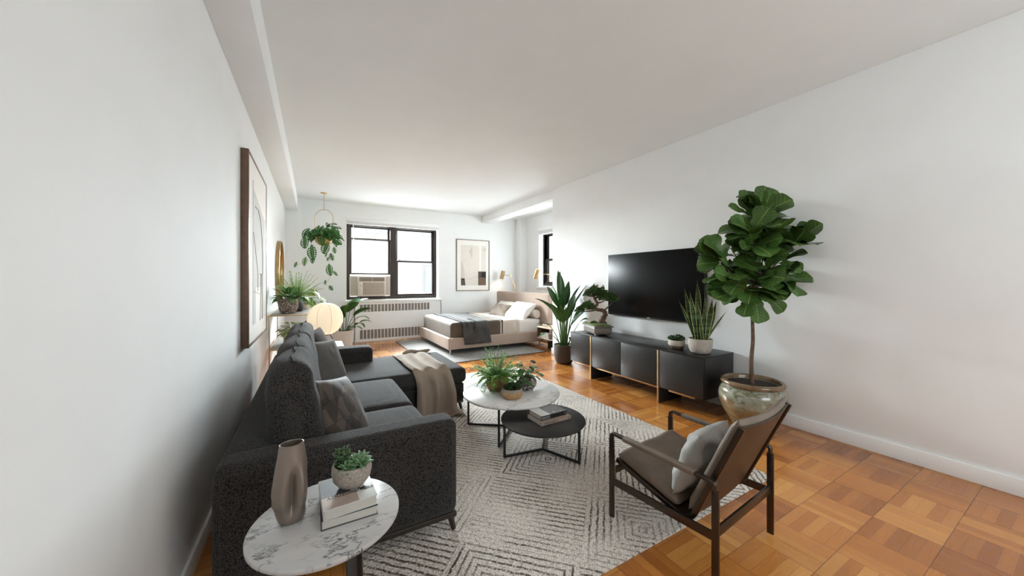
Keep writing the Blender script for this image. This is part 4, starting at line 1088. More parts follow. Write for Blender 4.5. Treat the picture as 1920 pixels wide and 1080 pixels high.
for us in (.01, .17):
    q = [Vector(gth(us, k / 40)) + Vector((0, -.004, .006)) for k in range(0, 30)]
    MB().tube(q, .0075, 6).build('stripe', M_['dstripe'], gt, ang=180)
q = [Vector(gth(.46, .52 + k / 60)) + Vector((.02 * math.sin(k * .3), -.006, .012)) for k in range(0, 17)]
MB().tube(q, .008, 6).build('stripe', M_['dstripe'], gt, ang=180)
fr = MB()
for k in range(60):
    p = Vector(gth(k / 59, 1)); fr.tube([p, p + Vector((R.uniform(-.005, .005), R.uniform(-.004, .003), -.022))], [.0028, .0012], 4)
fr.build('fringe', M_['dstripe'], gt, ang=180)
q = bedding('sheet_edge', '', '', 2.755, 2.775, 'dstripe', .014, .497, r=.05); q.name = 'binding'; q.parent = bpy.data.objects['bedspread']; q.matrix_parent_inverse = Matrix.Identity(4); q.location = q.location - bpy.data.objects['bedspread'].location
for k_ in ('label', 'category'): del q[k_]
def bpillow(label, c, nrm, w, h, t, m, seed, roll=0.0, up=(0, 0, 1)):
    return pillow('bed_pillow', label, c, nrm, up, w, h, t, m, seed, roll, wr=.016, grp='pillows on the bed')
bpillow('white pillow at the window side of the headboard behind the taupe one', (3.35, 6.22, .585), (-.70, 0, .72), .74, .42, .15, 'linen', 21, 0)
bpillow('white pillow nearest the nightstand with a creased beige end', (3.33, 5.52, .605), (-.66, -.08, .75), .66, .42, .17, 'linen', 25, -.04)
bpillow('small taupe pleated pillow in front of the white pillows', (3.19, 6.03, .575), (-.72, -.15, .68), .54, .31, .14, 'taupep', 29, -.05)
bl = MB().lathe([(0, -.18), (.066, -.18), (.076, -.168), (.078, 0), (.076, .168), (.066, .18), (0, .18)], 40).build('bolster', M_['linen2'], None); bl.location = (3.465, 5.33, .557); bl.rotation_euler = (PI / 2, 0, 0)
tag(bl, 'beige round bolster lying by the headboard at the nightstand end', 'bolster')

# ---------------------------------------------------------------- nightstand
ns = thing('nightstand', 'pale oak open nightstand on a black leg beside the bed', 'nightstand', (3.50, 4.735, 0))
MB().lo_hi((-.19, -.19, .365), (.19, .19, .383), .002).build('top', M_['oakpale'], ns)
MB().lo_hi((-.19, -.19, .185), (.19, .19, .203), .002).build('bottom_panel', M_['oakpale'], ns)
MB().lo_hi((-.19, .172, .203), (.19, .19, .365), .001).build('side_panel', M_['oakdark'], ns)
MB().lo_hi((-.19, -.19, .203), (.19, -.172, .365), .001).build('side_panel', M_['oakdark'], ns)
MB().lo_hi((.175, -.172, .203), (.19, .172, .365), .001).build('back_panel', M_['oakdark'], ns)
MB().lo_hi((-.01, -.15, 0), (.05, .13, .185), .003).build('pedestal', M_['black'], ns)
bk = thing('magazine_stack', 'white bound papers lying inside the open nightstand', 'papers', (3.42, 4.735, .2035))
for i in range(3): MB().lo_hi((-.09, -.12 + i * .006, i * .024), (.11, .12 - i * .004, i * .024 + .022), .003).build('bound_volume', M_['paper'], bk)
cu = thing('cup', 'small white cup on top of the nightstand', 'cup', (3.38, 4.80, .3835))
MB().lathe([(0, 0), (.028, 0), (.034, .01), (.038, .062), (.035, .062), (.03, .014), (0, .01)], 28).build('body', M_['whitepot'], cu)
MB().tube([(-.033, .0, .015), (-.058, .01, .02), (-.062, .012, .045), (-.036, .0, .052)], .004, 8).build('handle', M_['ink'], cu)

# ---------------------------------------------------------------- reading lamps behind the headboard
def reading_lamp(label, foot, knuck, elbow, head, hd_):
    t = thing('reading_lamp', label, 'lamp', (*foot, 0), 0, 'brass reading lamps behind the headboard')
    o = Vector((*foot, 0)); kn, el, he = [Vector(q) - o for q in (knuck, elbow, head)]; d = Vector(hd_).normalized()
    MB().lathe([(0, 0), (.11, 0), (.11, .012), (.10, .018), (0, .018)], 36).build('base', M_['brass'], t)
    MB().tube([(0, 0, .015), (0, 0, kn.z - .22), kn], .0075, 10).build('pole', M_['brass'], t)
    MB().tube([kn, el], .007, 10).tube([el, he + (el - he).normalized() * .03], .006, 10).build('arm', M_['brass'], t)
    m = MB(); m.lathe([(0, -.016), (.018, -.016), (.018, .016), (0, .016)], 20, T(*kn) @ RX(PI / 2)); m.build('knuckle', M_['brass'], t)
    MB().lathe([(0, -.011), (.013, -.011), (.013, .011), (0, .011)], 16, T(*el) @ RX(PI / 2)).build('elbow', M_['brass'], t)
    A = aim(he, d) @ RX(-PI / 2)
    sh = MB().lathe([(0, -.095), (.040, -.095), (.044, -.09), (.044, .095), (.041, .095), (.041, -.08), (0, -.085)], 36, A).build('shade', M_['brass'], t)
    MB().lathe([(0, .045), (.026, .05), (.036, .07), (.026, .085), (0, .092)], 24, A).build('bulb', M_['bulb'], t)
    l = bpy.data.lights.new('reading_light', 'SPOT'); l.energy = .55; l.color = (1, .8, .5); l.spot_size = 2.2; l.spot_blend = .6; l.shadow_soft_size = .03
    lo = bpy.data.objects.new('reading_light', l); C.objects.link(lo); lo.parent = t; lo.matrix_local = aim(he + d * .1, d) @ RX(PI / 2)
    return t
reading_lamp('brass reading lamp nearer the window wall, its bulb showing', (3.78, 6.44), (3.76, 6.47, 1.06), (3.74, 6.60, 1.27), (3.72, 7.0 - .06, 1.29), (-.18, .20, -1))
reading_lamp('brass reading lamp beside the alcove window, shade turned away', (3.78, 5.02), (3.77, 5.06, 1.10), (3.76, 5.20, 1.27), (3.74, 5.58, 1.29), (-.10, .40, -1))

# ---------------------------------------------------------------- pictures and mirror
def picture(name, label, M, w, h, fw, fd, fm):
    t = thing(name, label, 'picture'); t.matrix_world = M
    # local x across, z up, -y towards the viewer
    frame_rect(MB(), -w / 2, w / 2, -h / 2, h / 2, -fd, fw, fd).build('frame', M_[fm], t)
    MB().lo_hi((-w / 2 + fw, -.008 + (.012 - fd if fd > .03 else 0), -h / 2 + fw), (w / 2 - fw, -.002, h / 2 - fw)).build('mount', M_['mount'], t)
    return t
def poly(pts, y, m, t, name):
    n = len(pts); MB().add([(p[0], y, p[1]) for p in pts] + [(p[0], y + .0015, p[1]) for p in pts], [list(range(n)), list(range(n, 2 * n))[::-1]] + [[k, k + n, (k + 1) % n + n, (k + 1) % n] for k in range(n)]).build(name, M_[m], t, smooth=False)
pw_, ph_ = .79, 1.125
p1 = picture('framed_picture', 'slim framed abstract print with brown blocks on the far wall', T(3.07, YF, 1.50), pw_, ph_, .012, .022, 'framed')
def pq(a, b): return (lerp(-pw_ / 2, pw_ / 2, a), lerp(ph_ / 2, -ph_ / 2, b))
Y1 = -.010
def P1(pts, m, nm, k=0): poly([pq(*q) for q in pts], Y1 - k * .0016, m, p1, nm)
P1([(.135, .11), (.89, .11), (.89, .895), (.135, .895)], 'art1', 'print')
P1([(.135, .43), (.18, .46), (.215, .55), (.235, .67), (.25, .80), (.135, .76)], 'art2', 'pale_shape', 1)
P1([(.135, .755), (.24, .765), (.265, .895), (.135, .895)], 'art4', 'dark_shape', 1)
P1([(.65, .62), (.89, .62), (.89, .895), (.65, .895)], 'art3', 'brown_block', 1)
P1([(.76, .635), (.89, .63), (.89, .745), (.80, .74), (.73, .735)], 'art5', 'black_shape', 2)
P1([(.65, .62), (.76, .63), (.73, .735), (.65, .78)], 'art4', 'dark_shape', 2)
P1([(.78, .17), (.89, .155), (.89, .225), (.83, .215)], 'art2', 'pale_shape', 1)
P1([(.37, .24), (.47, .12), (.475, .12), (.465, .38)], 'art2', 'pale_shape', 1)
m = MB(); m.tube([(*pq(.27, .77)[:1], Y1 - .002, pq(.27, .77)[1]), (pq(.45, .765)[0], Y1 - .002, pq(.45, .765)[1]), (pq(.6, .715)[0], Y1 - .002, pq(.6, .715)[1]), (pq(.65, .71)[0], Y1 - .002, pq(.65, .71)[1])], .0015, 5)
m.build('ink_line', M_['art3'], p1)
P1([(.68, .11), (.74, .11), (.74, .62), (.68, .62)], 'mount', 'pale_band', 1)
qw, qh = 1.02, 1.335
p2 = picture('framed_picture', 'large bronze framed pale line print on the left wall', T(XL, 3.39, 1.368) @ RZ(PI / 2), qw, qh, .020, .045, 'frame')
def qq(a, b): return (lerp(-qw / 2, qw / 2, a), lerp(qh / 2, -qh / 2, b))
Y1 = -.010
def P2_(pts, m, nm, k=0): poly([qq(*q) for q in pts], Y1 - k * .0016, m, p2, nm)
Y1 = -.010 - .033
P2_([(.20, .12), (.86, .12), (.86, .90), (.20, .90)], 'art6', 'print')
P2_([(.20, .12), (.86, .12), (.86, .28), (.20, .16)], 'mount', 'pale_shape', 1)
P2_([(.30, .70), (.62, .70), (.62, .90), (.30, .90)], 'mount', 'pale_shape', 1)
def line(pts, r=.0018):
    m = MB(); m.tube([(qq(*q)[0], Y1 - .003, qq(*q)[1]) for q in pts], r, 5); return m.build('ink_line', M_['art4'], p2)
line([(.28, .25), (.45, .25), (.58, .30), (.66, .40), (.70, .52), (.69, .62)]); line([(.66, .62), (.66, .90)]); line([(.20, .40), (.42, .62), (.42, .72)], .0012); line([(.52, .62), (.66, .62)])
line([(.60, .62), (.54, .90)], .0018); line([(.20, .72), (.52, .74)], .0012)
mi = thing('round_mirror', 'round gold rimmed mirror on the left wall above the brass shelf', 'mirror', (XL, 5.655, 1.28))
MB().lathe([(.36, .0), (.415, .0), (.417, .03), (.413, .045), (.403, .048), (.396, .040), (.394, .012), (.36, .012)], 96, RY(PI / 2)).build('rim', M_['brassd'], mi, ang=40)
MB().lathe([(0, .006), (.397, .006), (.397, .014), (0, .014)], 72, RY(PI / 2)).build('mirror_glass', mat('mirror silvering', srgb(230, 232, 232), .02, 1.0, var=0), mi, smooth=False)
# ---------------------------------------------------------------- plants
def potlathe(prof, m, parent, name='pot', seg=56, **k): return MB().lathe(prof, seg, **k).build(name, M_[m], parent, ang=60)
def soil(r, z, parent, m='soil'): 
    return MB().lathe([(0, z + .006), (r * .5, z + .004), (r, z), (r, z - .01), (0, z - .01)], 32, wob=lambda a, q: 1 + .0 * a).build('soil', M_[m], parent, ang=180)
def sphdir(az, el): return Vector((math.cos(az) * math.cos(el), math.sin(az) * math.cos(el), math.sin(el)))
OV = lambda t: math.sin(PI * min(1, max(0, t)) ** .8) ** .8          # oval
LANCE = lambda t: (math.sin(PI * t ** .75) ** 1.1) * .98 + .02 * (1 - t)
def FID(t):                                                      # fiddle: narrow waist, broad rounded end
    return (.10 + .62 * smooth(t / .22) * (1 - .12 * math.exp(-((t - .38) / .1) ** 2)) + .38 * smooth((t - .3) / .35)) * (1 - smooth((t - .72) / .28) ** 2.2) ** .5 if t < .999 else .02

# fiddle leaf fig in the glazed urn
fx, fy = 2.985, 1.425
fg = thing('fiddle_leaf_fig', 'tall fiddle leaf fig tree in a big glazed urn by the right wall', 'plant', (fx, fy, 0))
pr = [(0, 0), (.115, 0), (.125, .006), (.155, .06), (.195, .13), (.222, .20), (.230, .25), (.222, .30), (.200, .335), (.190, .345)]
pr = [(0, 0)] + [(q.x, q.z) for q in crom([(a, 0, b) for a, b in pr[1:]], 4)]
potlathe(pr + [(.18, .345), (.18, .28)], 'glaze', fg, 'urn', 80)
MB().lathe([(.186, .338), (.204, .340), (.214, .350), (.216, .362), (.208, .374), (.196, .378), (.186, .372), (.182, .355), (.182, .33)], 72).build('urn_rim', M_['rimglaze'], fg, ang=180)
soil(.183, .338, fg)
trunk = crom([(0, 0, .33), (-.012, 0, .52), (.012, .0, .68), (.005, 0, .85), (-.005, 0, 1.05), (.01, .0, 1.25), (.0, 0, 1.45), (.01, 0, 1.66)], 6)
MB().tube(trunk, [lerp(.0165, .006, (k / (len(trunk) - 1)) ** .9) for k in range(len(trunk))], 12).build('trunk', M_['bark'], fg, ang=180)
br = MB(); lv = MB(); RR = random.Random(11)
# screen-right at this spot is the room direction (cos,-sin) of the view: used only to shape an asymmetric crown
er = Vector((math.cos(YAW), -math.sin(YAW), 0)); ed = Vector((math.sin(YAW), math.cos(YAW), 0))
def flw(p, d, L, W, roll=0.0, curl=.5, curl0=-.1):
    y = Vector(d).normalized(); u = (Vector((0, 0, 1)) * .75 - ed * .55 - er * .25 + Vector((RR.uniform(-.5, .5), RR.uniform(-.5, .5), RR.uniform(-.3, .3)))).normalized()
    x = y.cross(u)
    if x.length < .15: x = y.cross(Vector((1, 0, 0)))
    x.normalize(); z = x.cross(y); M = Matrix((x, y, z)).transposed().to_4x4(); M.translation = Vector(p); M = M @ RY(roll * .5)
    lv.leaf(M, L, W, FID, fold=.16, curl=curl, wave=.035, nu=8, nv=14, curl0=curl0)
def rosette(p, axis, n, L, W, el0, el1, az0=None):
    axis = Vector(axis).normalized()
    for k in range(n):
        az = (az0 or RR.uniform(0, 6.28)) + k * 2.4
        el = lerp(el0 + .25, el1, (k + .5) / n) + RR.uniform(-.25, .25)
        d = er * math.cos(az) * math.cos(el) + ed * math.sin(az) * math.cos(el) + Vector((0, 0, 1)) * math.sin(el)
        d = (d + axis * .35).normalized()
        s = RR.uniform(.82, 1.12)
        pp = p + axis * RR.uniform(-.05, .02)
        br.tube([pp, pp + d * .035], .0028, 6)
        q = pp + d * .03
        if q.x + d.x * L > XR - fx - .03: d = Vector((min(d.x, (XR - fx - .03 - q.x) / L), d.y, d.z)).normalized()
        flw(q, d, L * s, W * s, RR.uniform(-.5, .5), RR.uniform(.3, .9))
def limb(base, tip, r=.008):
    mid = (Vector(base) + Vector(tip)) / 2 + Vector((0, 0, -.03)); br.tube(bez(base, mid, tip, 8), [lerp(r, r * .55, k / 8) for k in range(9)], 8)
def at(r_, z, dp=0.0): return er * r_ + ed * dp + Vector((0, 0, z))
# limbs: (tip, leaves)
for tip, base, n, el0, el1, L in ((at(-.26, 1.32, -.02), 1.02, 8, .9, -.5, .165), (at(.27, 1.42, -.06), 1.12, 9, 1.0, -.6, .165), (at(.06, 1.64, .0), 1.50, 9, 1.2, -.2, .185), (at(-.05, 1.52, -.07), 1.30, 7, .7, -.5, .17), (at(.14, 1.34, .07), 1.08, 7, .7, -.5, .16), (at(.10, 1.50, -.08), 1.25, 6, .7, -.3, .17), (at(-.16, 1.13, -.05), .96, 5, .2, -.7, .16), (at(.17, 1.17, -.06), .98, 6, .2, -.7, .165), (at(-.12, 1.40, .06), 1.2, 5, .7, -.3, .16), (at(.0, 1.22, -.1), 1.05, 6, .4, -.5, .17)):
    limb((0, 0, base), tip); rosette(tip, (tip - Vector((0, 0, base))), n + 3, L * 1.12, L * .92, el0, el1); rosette(tip * .62 + Vector((0, 0, base + .02)) * .38, (tip - Vector((0, 0, base))), 4, L * 1.05, L * .85, .8, -.6)
# the broad leaves hanging low around the stem, and a few at the outline
for p, d, L, W, rl in ((at(.0, 1.02, -.03), at(.05, -1, -.30), .20, .165, 0), (at(-.03, 1.08, -.04), at(-.55, -.5, -.6), .17, .14, .3), (at(-.06, 1.0, -.04), at(-.45, -.85, -.3), .14, .11, .2), (at(.06, 1.12, -.05), at(.35, -.5, -.8), .18, .15, -.2), (at(.10, 1.04, -.02), at(.75, -.75, -.1), .19, .10, .4), (at(.03, 1.2, -.05), at(-.25, .1, -1), .18, .145, .3), (at(.2, 1.16, -.05), at(.9, .15, -.5), .19, .14, 0), (at(.12, 1.12, -.05), at(.1, -.2, -1), .17, .14, 0),
                       (at(-.04, 1.68, 0), at(-.85, .35, -.2), .17, .09, .5), (at(.04, 1.72, 0), at(.62, .75, -.1), .20, .14, .4), (at(-.02, 1.72, 0), at(.05, .9, .2), .17, .14, 0), (at(-.28, 1.34, 0), at(-.95, .2, -.2), .15, .09, .3), (at(-.22, 1.20, 0), at(-1, -.25, -.2), .19, .10, .3), (at(-.2, 1.05, -.04), at(-.85, -.1, -.4), .17, .12, .0)):
    flw(p, d, L, W, rl, .25, 0)
for k in range(20):
    z = RR.uniform(1.02, 1.6); az = RR.uniform(0, 6.28); el = RR.uniform(-.5, .5); d = sphdir(az, el); d.x = min(d.x, .4)
    p = Vector((0, 0, z)); br.tube([p, p + d * .05], .003, 6); flw(p + d * .045, d, RR.uniform(.13, .17), RR.uniform(.10, .135), RR.uniform(-.5, .5), RR.uniform(.3, .9))
br.keep(XR - fx - .02); lv.keep(XR - fx - .015)
br.build('branches', M_['bark'], fg, ang=180); lv.build('foliage', M_['fiddle'], fg, ang=180)

# bird of paradise in the charcoal pot
bp = thing('bird_of_paradise_plant', 'upright banana leaved plant in a charcoal pot left of the media console', 'plant', (3.055, 3.865, 0))
potlathe([(0, 0), (.085, 0), (.105, .008), (.128, .05), (.140, .11), (.142, .22), (.142, .262), (.132, .262), (.130, .235)], 'charpot', bp)
soil(.131, .240, bp, 'moss')
sm = MB(); lf = MB(); RB = random.Random(5)
def bop(sx, sd, zt, lean_r, lean_d, L, W, roll, curl, curl0=.0):
    """stem foot offset (right, depth), height where the blade starts, where it leans to"""
    p0 = er * sx * .085 + ed * sd * .07 + Vector((0, 0, .24)); p1 = er * (sx * .055 + lean_r * .4) + ed * (sd * .05 + lean_d * .4) + Vector((0, 0, zt))
    pm = (p0 + p1) / 2 - er * lean_r * .10 - ed * lean_d * .1
    st = bez(p0, pm, p1, 10); sm.tube(st, [lerp(.0085, .0045, k / 10) for k in range(11)], 8)
    d = (st[-1] - st[-2]).normalized(); d = (d + (er * lean_r + ed * lean_d) * 1.5).normalized()
    lf.leaf(aim(p1, d, roll), L, W, lambda t: OV(t) if t < .5 else OV(t) * (1 - .25 * (t - .5)), fold=.22, curl=curl, nu=8, nv=16, wave=.008, curl0=curl0)
for a in ((-.2, .2, .86, -.06, .0, .44, .12, .25, .25), (.1, .3, .93, -.05, .1, .40, .11, -.5, .2), (.3, 0, .80, .16, 0, .36, .12, -.5, .3), (.5, .2, .83, .30, .0, .40, .10, -.7, .4), (.2, -.3, .62, .26, -.1, .40, .13, .5, .2), (-.5, 0, .70, -.26, 0, .36, .13, .35, .7), (-.3, -.3, .58, -.12, -.1, .34, .14, .1, .4), (-.7, .1, .52, -.40, 0, .24, .10, .2, 1.2), (-.6, -.4, .40, -.36, -.1, .22, .11, 0, 1.2), (.6, -.2, .36, .20, -.1, .26, .12, .3, .4), (.7, .2, .56, .46, 0, .27, .10, -.5, .7), (0, -.5, .60, .04, -.15, .30, .14, 0, .35), (-.1, .5, .72, -.02, .1, .34, .13, .6, .2), (.5, -.5, .34, .10, -.2, .20, .10, -.2, .5), (-.4, .4, .78, -.14, .15, .38, .11, -.3, .4), (.15, -.1, .74, .10, -.1, .30, .12, .2, .2), (-.25, .1, .66, -.05, -.05, .34, .13, .1, .3), (.25, .2, .64, .12, .05, .34, .13, .4, .3), (-.15, -.2, .56, -.04, -.1, .30, .13, -.2, .25), (.35, -.2, .52, .18, -.05, .30, .12, .3, .4), (-.35, .2, .80, -.10, .05, .36, .115, .5, .3), (.05, .1, .80, .05, .05, .36, .115, -.3, .2)): bop(*a)
sm.keep(XR - 3.055 - .02); lf.keep(XR - 3.055 - .012)
sm.build('stems', M_['stem'], bp, ang=180); lf.build('foliage', M_['bird'], bp, ang=180)

# bonsai
bn = thing('bonsai_tree', 'small bonsai with a twisted trunk in a shallow tray on the black console', 'bonsai', (2.985, 3.135, KZ1 + .0005), -.35); bn.scale = (1.3, 1.35, 1.14)
er_b = RZ(.35) @ er
m = MB(); m.cushion((0, 0, .052), (.17, .275, .082), .022, 0, 6)
m.build('tray', M_['bonsaipot'], bn, ang=50)
m = MB(); m.lo_hi((-.094, -.146, .086), (.094, .146, .097), .004); m.build('tray_rim', M_['bonsaipot'], bn)
for x in (-.05, .05):
    for y in (-.09, .09): MB().box((x, y, .007), (.03, .04, .014), .003).build('tray_foot', M_['bonsaipot'], bn)
m = MB(); m.cushion((0, 0, .098), (.150, .255, .016), .007, .010, 8); m.build('moss', M_['moss'], bn, ang=180)
def bq(r_, z, dp=0.0): return er_b * r_ + (RZ(.35) @ ed) * dp + Vector((0, 0, z))
tk = MB()
t0 = crom([bq(.055, .10), bq(.045, .14), bq(.062, .18), bq(.075, .215), bq(.05, .245), bq(.005, .255), bq(-.02, .28), bq(.0, .32), bq(-.02, .36), bq(-.035, .40)], 6)
tk.tube(t0, [lerp(.036, .010, (k / (len(t0) - 1)) ** .6) * (1 + .15 * math.sin(k * 1.3)) for k in range(len(t0))], 12)
pads = [(bq(-.025, .445), .105, .05), (bq(.035, .425, -.02), .08, .045), (bq(.075, .375, -.045), .10, .05), (bq(.125, .365, -.085), .075, .042), (bq(-.10, .275, -.01), .085, .042), (bq(-.165, .25, -.02), .06, .035), (bq(-.05, .29, .03), .06, .03), (bq(-.07, .415, .03), .07, .04), (bq(.01, .40, .06), .07, .04)]
for p, r_, h_ in pads:
    s = min(t0, key=lambda q: (q - (p - Vector((0, 0, .03)))).length + max(0, q.z - p.z) * 2)
    tk.tube(bez(s, (s + p) / 2 + Vector((0, 0, -.02)), p - Vector((0, 0, .01)), 7), [lerp(.010, .003, k / 7) for k in range(8)], 7)
    for k in range(5):
        a = RB.uniform(0, 6.28); q = p + Vector((math.cos(a) * r_ * .7, math.sin(a) * r_ * .7, -.005)); tk.tube([p - Vector((0, 0, .02)), q], [.003, .0015], 5)
tk.build('trunk', M_['barkd'], bn, ang=180)
fo = MB()
def tuft(mb, p, s, n=5):
    for k in range(n):
        d = sphdir(RB.uniform(0, 6.28), RB.uniform(-.1, 1.4)); mb.leaf(aim(p, d, RB.uniform(-1, 1)), s * RB.uniform(.8, 1.2), s * .62, OV, .3, .4, 0, 2, 3)
for p, r_, h_ in pads:
    for k in range(int(150 * (r_ / .09) ** 2)):
        a = RB.uniform(0, 6.28); q = RB.random() ** .5
        lump = .75 + .25 * noise.noise(Vector((math.cos(a) * 2, math.sin(a) * 2, r_ * 30)))
        pp = p + Vector((math.cos(a) * q * r_ * lump, math.sin(a) * q * r_ * lump, h_ * 2.4 * (1 - q * q) * lump * RB.uniform(.35, 1) - .016 + RB.uniform(-.006, .008)))
        tuft(fo, pp, .017, 6)
fo.build('foliage', M_['pine'], bn, ang=180)
m = MB()
for k in range(60):
    a = RB.uniform(0, 6.28); q = RB.random() ** .5 * .03; tuft(m, bq(-.03, .11) + Vector((math.cos(a) * q, math.sin(a) * q, .02 * (1 - (q / .03) ** 2))), .012, 4)
m.build('ground_shrub', M_['pine'], bn, ang=180)

# sansevieria
sn = thing('snake_plant', 'snake plant with pale edged sword leaves in a stone pot on the console', 'plant', (2.985, 1.845, KZ1 + .0005))
potlathe([(0, 0), (.062, 0), (.078, .008), (.093, .04), (.098, .085), (.097, .128), (.090, .128), (.088, .105)], 'stone', sn)
soil(.089, .108, sn)
lf = MB(); RS = random.Random(3)
SW = lambda t: min(1, .62 + .5 * t) * (1 - smooth((t - .45) / .55) ** 1.5) + .01
for r0, d0, lr, ld, L, W, rl, cv in ((-.045, .0, -.34, 0, .40, .045, .5, .15), (-.03, .02, -.24, .06, .50, .05, .3, -.15), (-.02, -.03, -.08, -.05, .38, .05, .0, .1), (.0, .03, -.02, .0, .56, .058, .2, 0), (.005, -.04, .0, -.08, .30, .055, -.1, .1), (.02, .0, .06, .02, .46, .05, .4, 0), (.03, .03, .16, .08, .44, .05, .3, .05), (.04, -.02, .24, -.03, .38, .045, -.6, .15), (.05, .0, .50, .0, .34, .036, .5, -.3), (-.01, -.05, -.12, -.08, .22, .04, .2, .1), (.02, -.05, .10, -.06, .40, .052, .2, -.05), (-.035, -.02, -.16, -.02, .45, .045, -.3, .05), (.045, .03, .30, .08, .36, .04, .2, .1)):
    p = er * r0 + ed * d0 + Vector((0, 0, .1)); d = er * lr + ed * ld + Vector((0, 0, 1))
    y = d.normalized(); x = (er + ed * rl).normalized(); z = x.cross(y).normalized(); x = y.cross(z)
    M = Matrix((x, y, z)).transposed().to_4x4(); M.translation = p
    lf.leaf(M, L * 1.03, W * 1.15, SW, fold=.28, curl=cv, nu=8, nv=22, wave=.02, tw=RS.uniform(-.5, .5))
lf.build('foliage', M_['snake'], sn, ang=180)

# small bowl of dark succulents on the console
bw = thing('succulent_bowl', 'small two tone bowl of dark succulents on the black console', 'plant', (2.985, 2.075, KZ1 + .0005))
potlathe([(0, 0), (.045, 0), (.058, .008), (.074, .034), (.076, .045), (.070, .082), (.064, .082), (.064, .06)], 'tan2', bw)
soil(.065, .07, bw)
m = MB()
for k in range(46):
    a = RB.uniform(0, 6.28); q = RB.random() ** .5 * .058; h_ = .045 * (1 - (q / .07) ** 2) + RB.uniform(0, .018); b0 = Vector((math.cos(a) * q, math.sin(a) * q, .068)); tp = b0 + Vector((math.cos(a) * .014, math.sin(a) * .014, h_))
    m.tube([b0, tp], .002, 5)
    for j in range(9):
        d = sphdir(RB.uniform(0, 6.28), RB.uniform(-.1, 1.2)); m.leaf(aim(tp - Vector((0, 0, .012 * RB.random())), d), .018, .013, OV, .3, .3, 0, 2, 4)
m.build('foliage', M_['succd'], bw, ang=180)

# ---- coffee table plants
TZ = MH + .0005
fn = thing('fern', 'bushy bright green fern in a terracotta pot on the marble coffee table', 'plant', (1.272, 2.455, TZ))
potlathe([(0, 0), (.066, 0), (.080, .008), (.090, .04), (.089, .075), (.083, .115), (.076, .115), (.076, .09)], 'terra', fn); soil(.078, .095, fn)
def fronds(mb, stem, base, n, L0, L1, el0, el1, lw, seed, pairs=20, spread=.02, droop=1.3):
    rr = random.Random(seed)
    for k in range(n):
        az = k * 2.399 + rr.uniform(-.2, .2); el = lerp(el1, el0, (k / max(1, n - 1)) ** .8) + rr.uniform(-.1, .1); L = rr.uniform(L0, L1)
        d = sphdir(az, el); p = Vector(base) + Vector((math.cos(az), math.sin(az), 0)) * spread * rr.random()
        pts = []; cur = p.copy(); dv = d.copy(); st = L / pairs
        for j in range(pairs + 1):
            pts.append(cur.copy()); dv = (dv + Vector((0, 0, -droop / pairs * (.4 + j / pairs)))).normalized(); cur += dv * st
        stem.tube(pts[::2], [.0014] * len(pts[::2]), 4)
        for j in range(2, pairs + 1):
            t = j / pairs; w = lw * (math.sin(PI * min(1, (t * .92 + .08)) ** .8) ** .7) * rr.uniform(.85, 1.1)
            tv = (pts[j] - pts[j - 1]).normalized(); sd = tv.cross(Vector((0, 0, 1)))
            if sd.length < .05: sd = Vector((math.sin(az), -math.cos(az), 0))
            sd.normalize()
            for s in (-1, 1):
                dd = (sd * s + tv * .35 + Vector((0, 0, rr.uniform(-.25, .2)))).normalized()
                mb.leaf(aim(pts[j], dd, rr.uniform(-.3, .3)), w, st * 1.0, OV, .1, .5, 0, 2, 4)
        mb.leaf(aim(pts[-1], dv), lw * .5, st * .8, OV, .1, .2, 0, 2, 3)
a, b = MB(), MB(); fronds(a, b, (0, 0, .10), 60, .17, .25, .40, 1.52, .030, 4, 15, .05, 1.0); fronds(a, b, (0, 0, .10), 26, .14, .20, -.1, .6, .028, 14, 13, .06, 1.9)
b.build('stems', M_['stem'], fn, ang=180); a.build('foliage', M_['fern'], fn, ang=180)

pp_ = thing('peperomia', 'round leaved plant in a black and white speckled pot on the marble table', 'plant', (1.475, 2.335, TZ))
potlathe([(0, 0), (.04, 0), (.052, .006), (.072, .035), (.077, .055), (.070, .08), (.056, .098), (.050, .098), (.052, .085)], 'pebble', pp_); soil(.052, .088, pp_)
a, b = MB(), MB(); rp = random.Random(8)
RND = lambda t: math.sqrt(max(0, 1 - (2 * t - 1) ** 2))
for k in range(30):
    az = k * 2.4; el = lerp(1.35, -.15, (k / 29) ** .8) + rp.uniform(-.1, .1); L = rp.uniform(.075, .135) * (1.1 if el > 1 else 1.0)
    d = sphdir(az, el); p = Vector((0, 0, .09)); q = p + d * L + Vector((0, 0, -.01)); b.tube(bez(p, p + d * L * .5 + Vector((0, 0, .03)), q, 6), .002, 5)
    dd = (Vector((d.x, d.y, 0)).normalized() * .8 + Vector((0, 0, rp.uniform(-.5, .3))))
    s = rp.uniform(.042, .058); a.leaf(aim(q - dd.normalized() * s * .2, dd, rp.uniform(-.4, .4)), s, s * .95, RND, .08, .35, 0, 6, 10)
b.build('stems', M_['stem'], pp_, ang=180); a.build('foliage', M_['coin'], pp_, ang=180)
sb_ = thing('succulent_bowl', 'low grey and tan bowl of dark succulents on the marble coffee table', 'plant', (1.268, 2.215, TZ))
potlathe([(0, 0), (.05, 0), (.064, .006), (.080, .032), (.081, .05), (.072, .074), (.064, .074), (.066, .055)], 'tan', sb_); soil(.067, .062, sb_)
m = MB()
for k in range(44):
    a_ = RB.uniform(0, 6.28); q = RB.random() ** .5 * .064; h_ = .03 * (1 - (q / .075) ** 2); c = Vector((math.cos(a_) * q, math.sin(a_) * q, .064 + h_))
    for j in range(11):
        d = sphdir(j * 2.4, lerp(1.3, .0, j / 10)); m.leaf(aim(c, d), .020, .013, OV, .35, -.3, 0, 2, 4)
m.build('foliage', M_['succd'], sb_, ang=180)

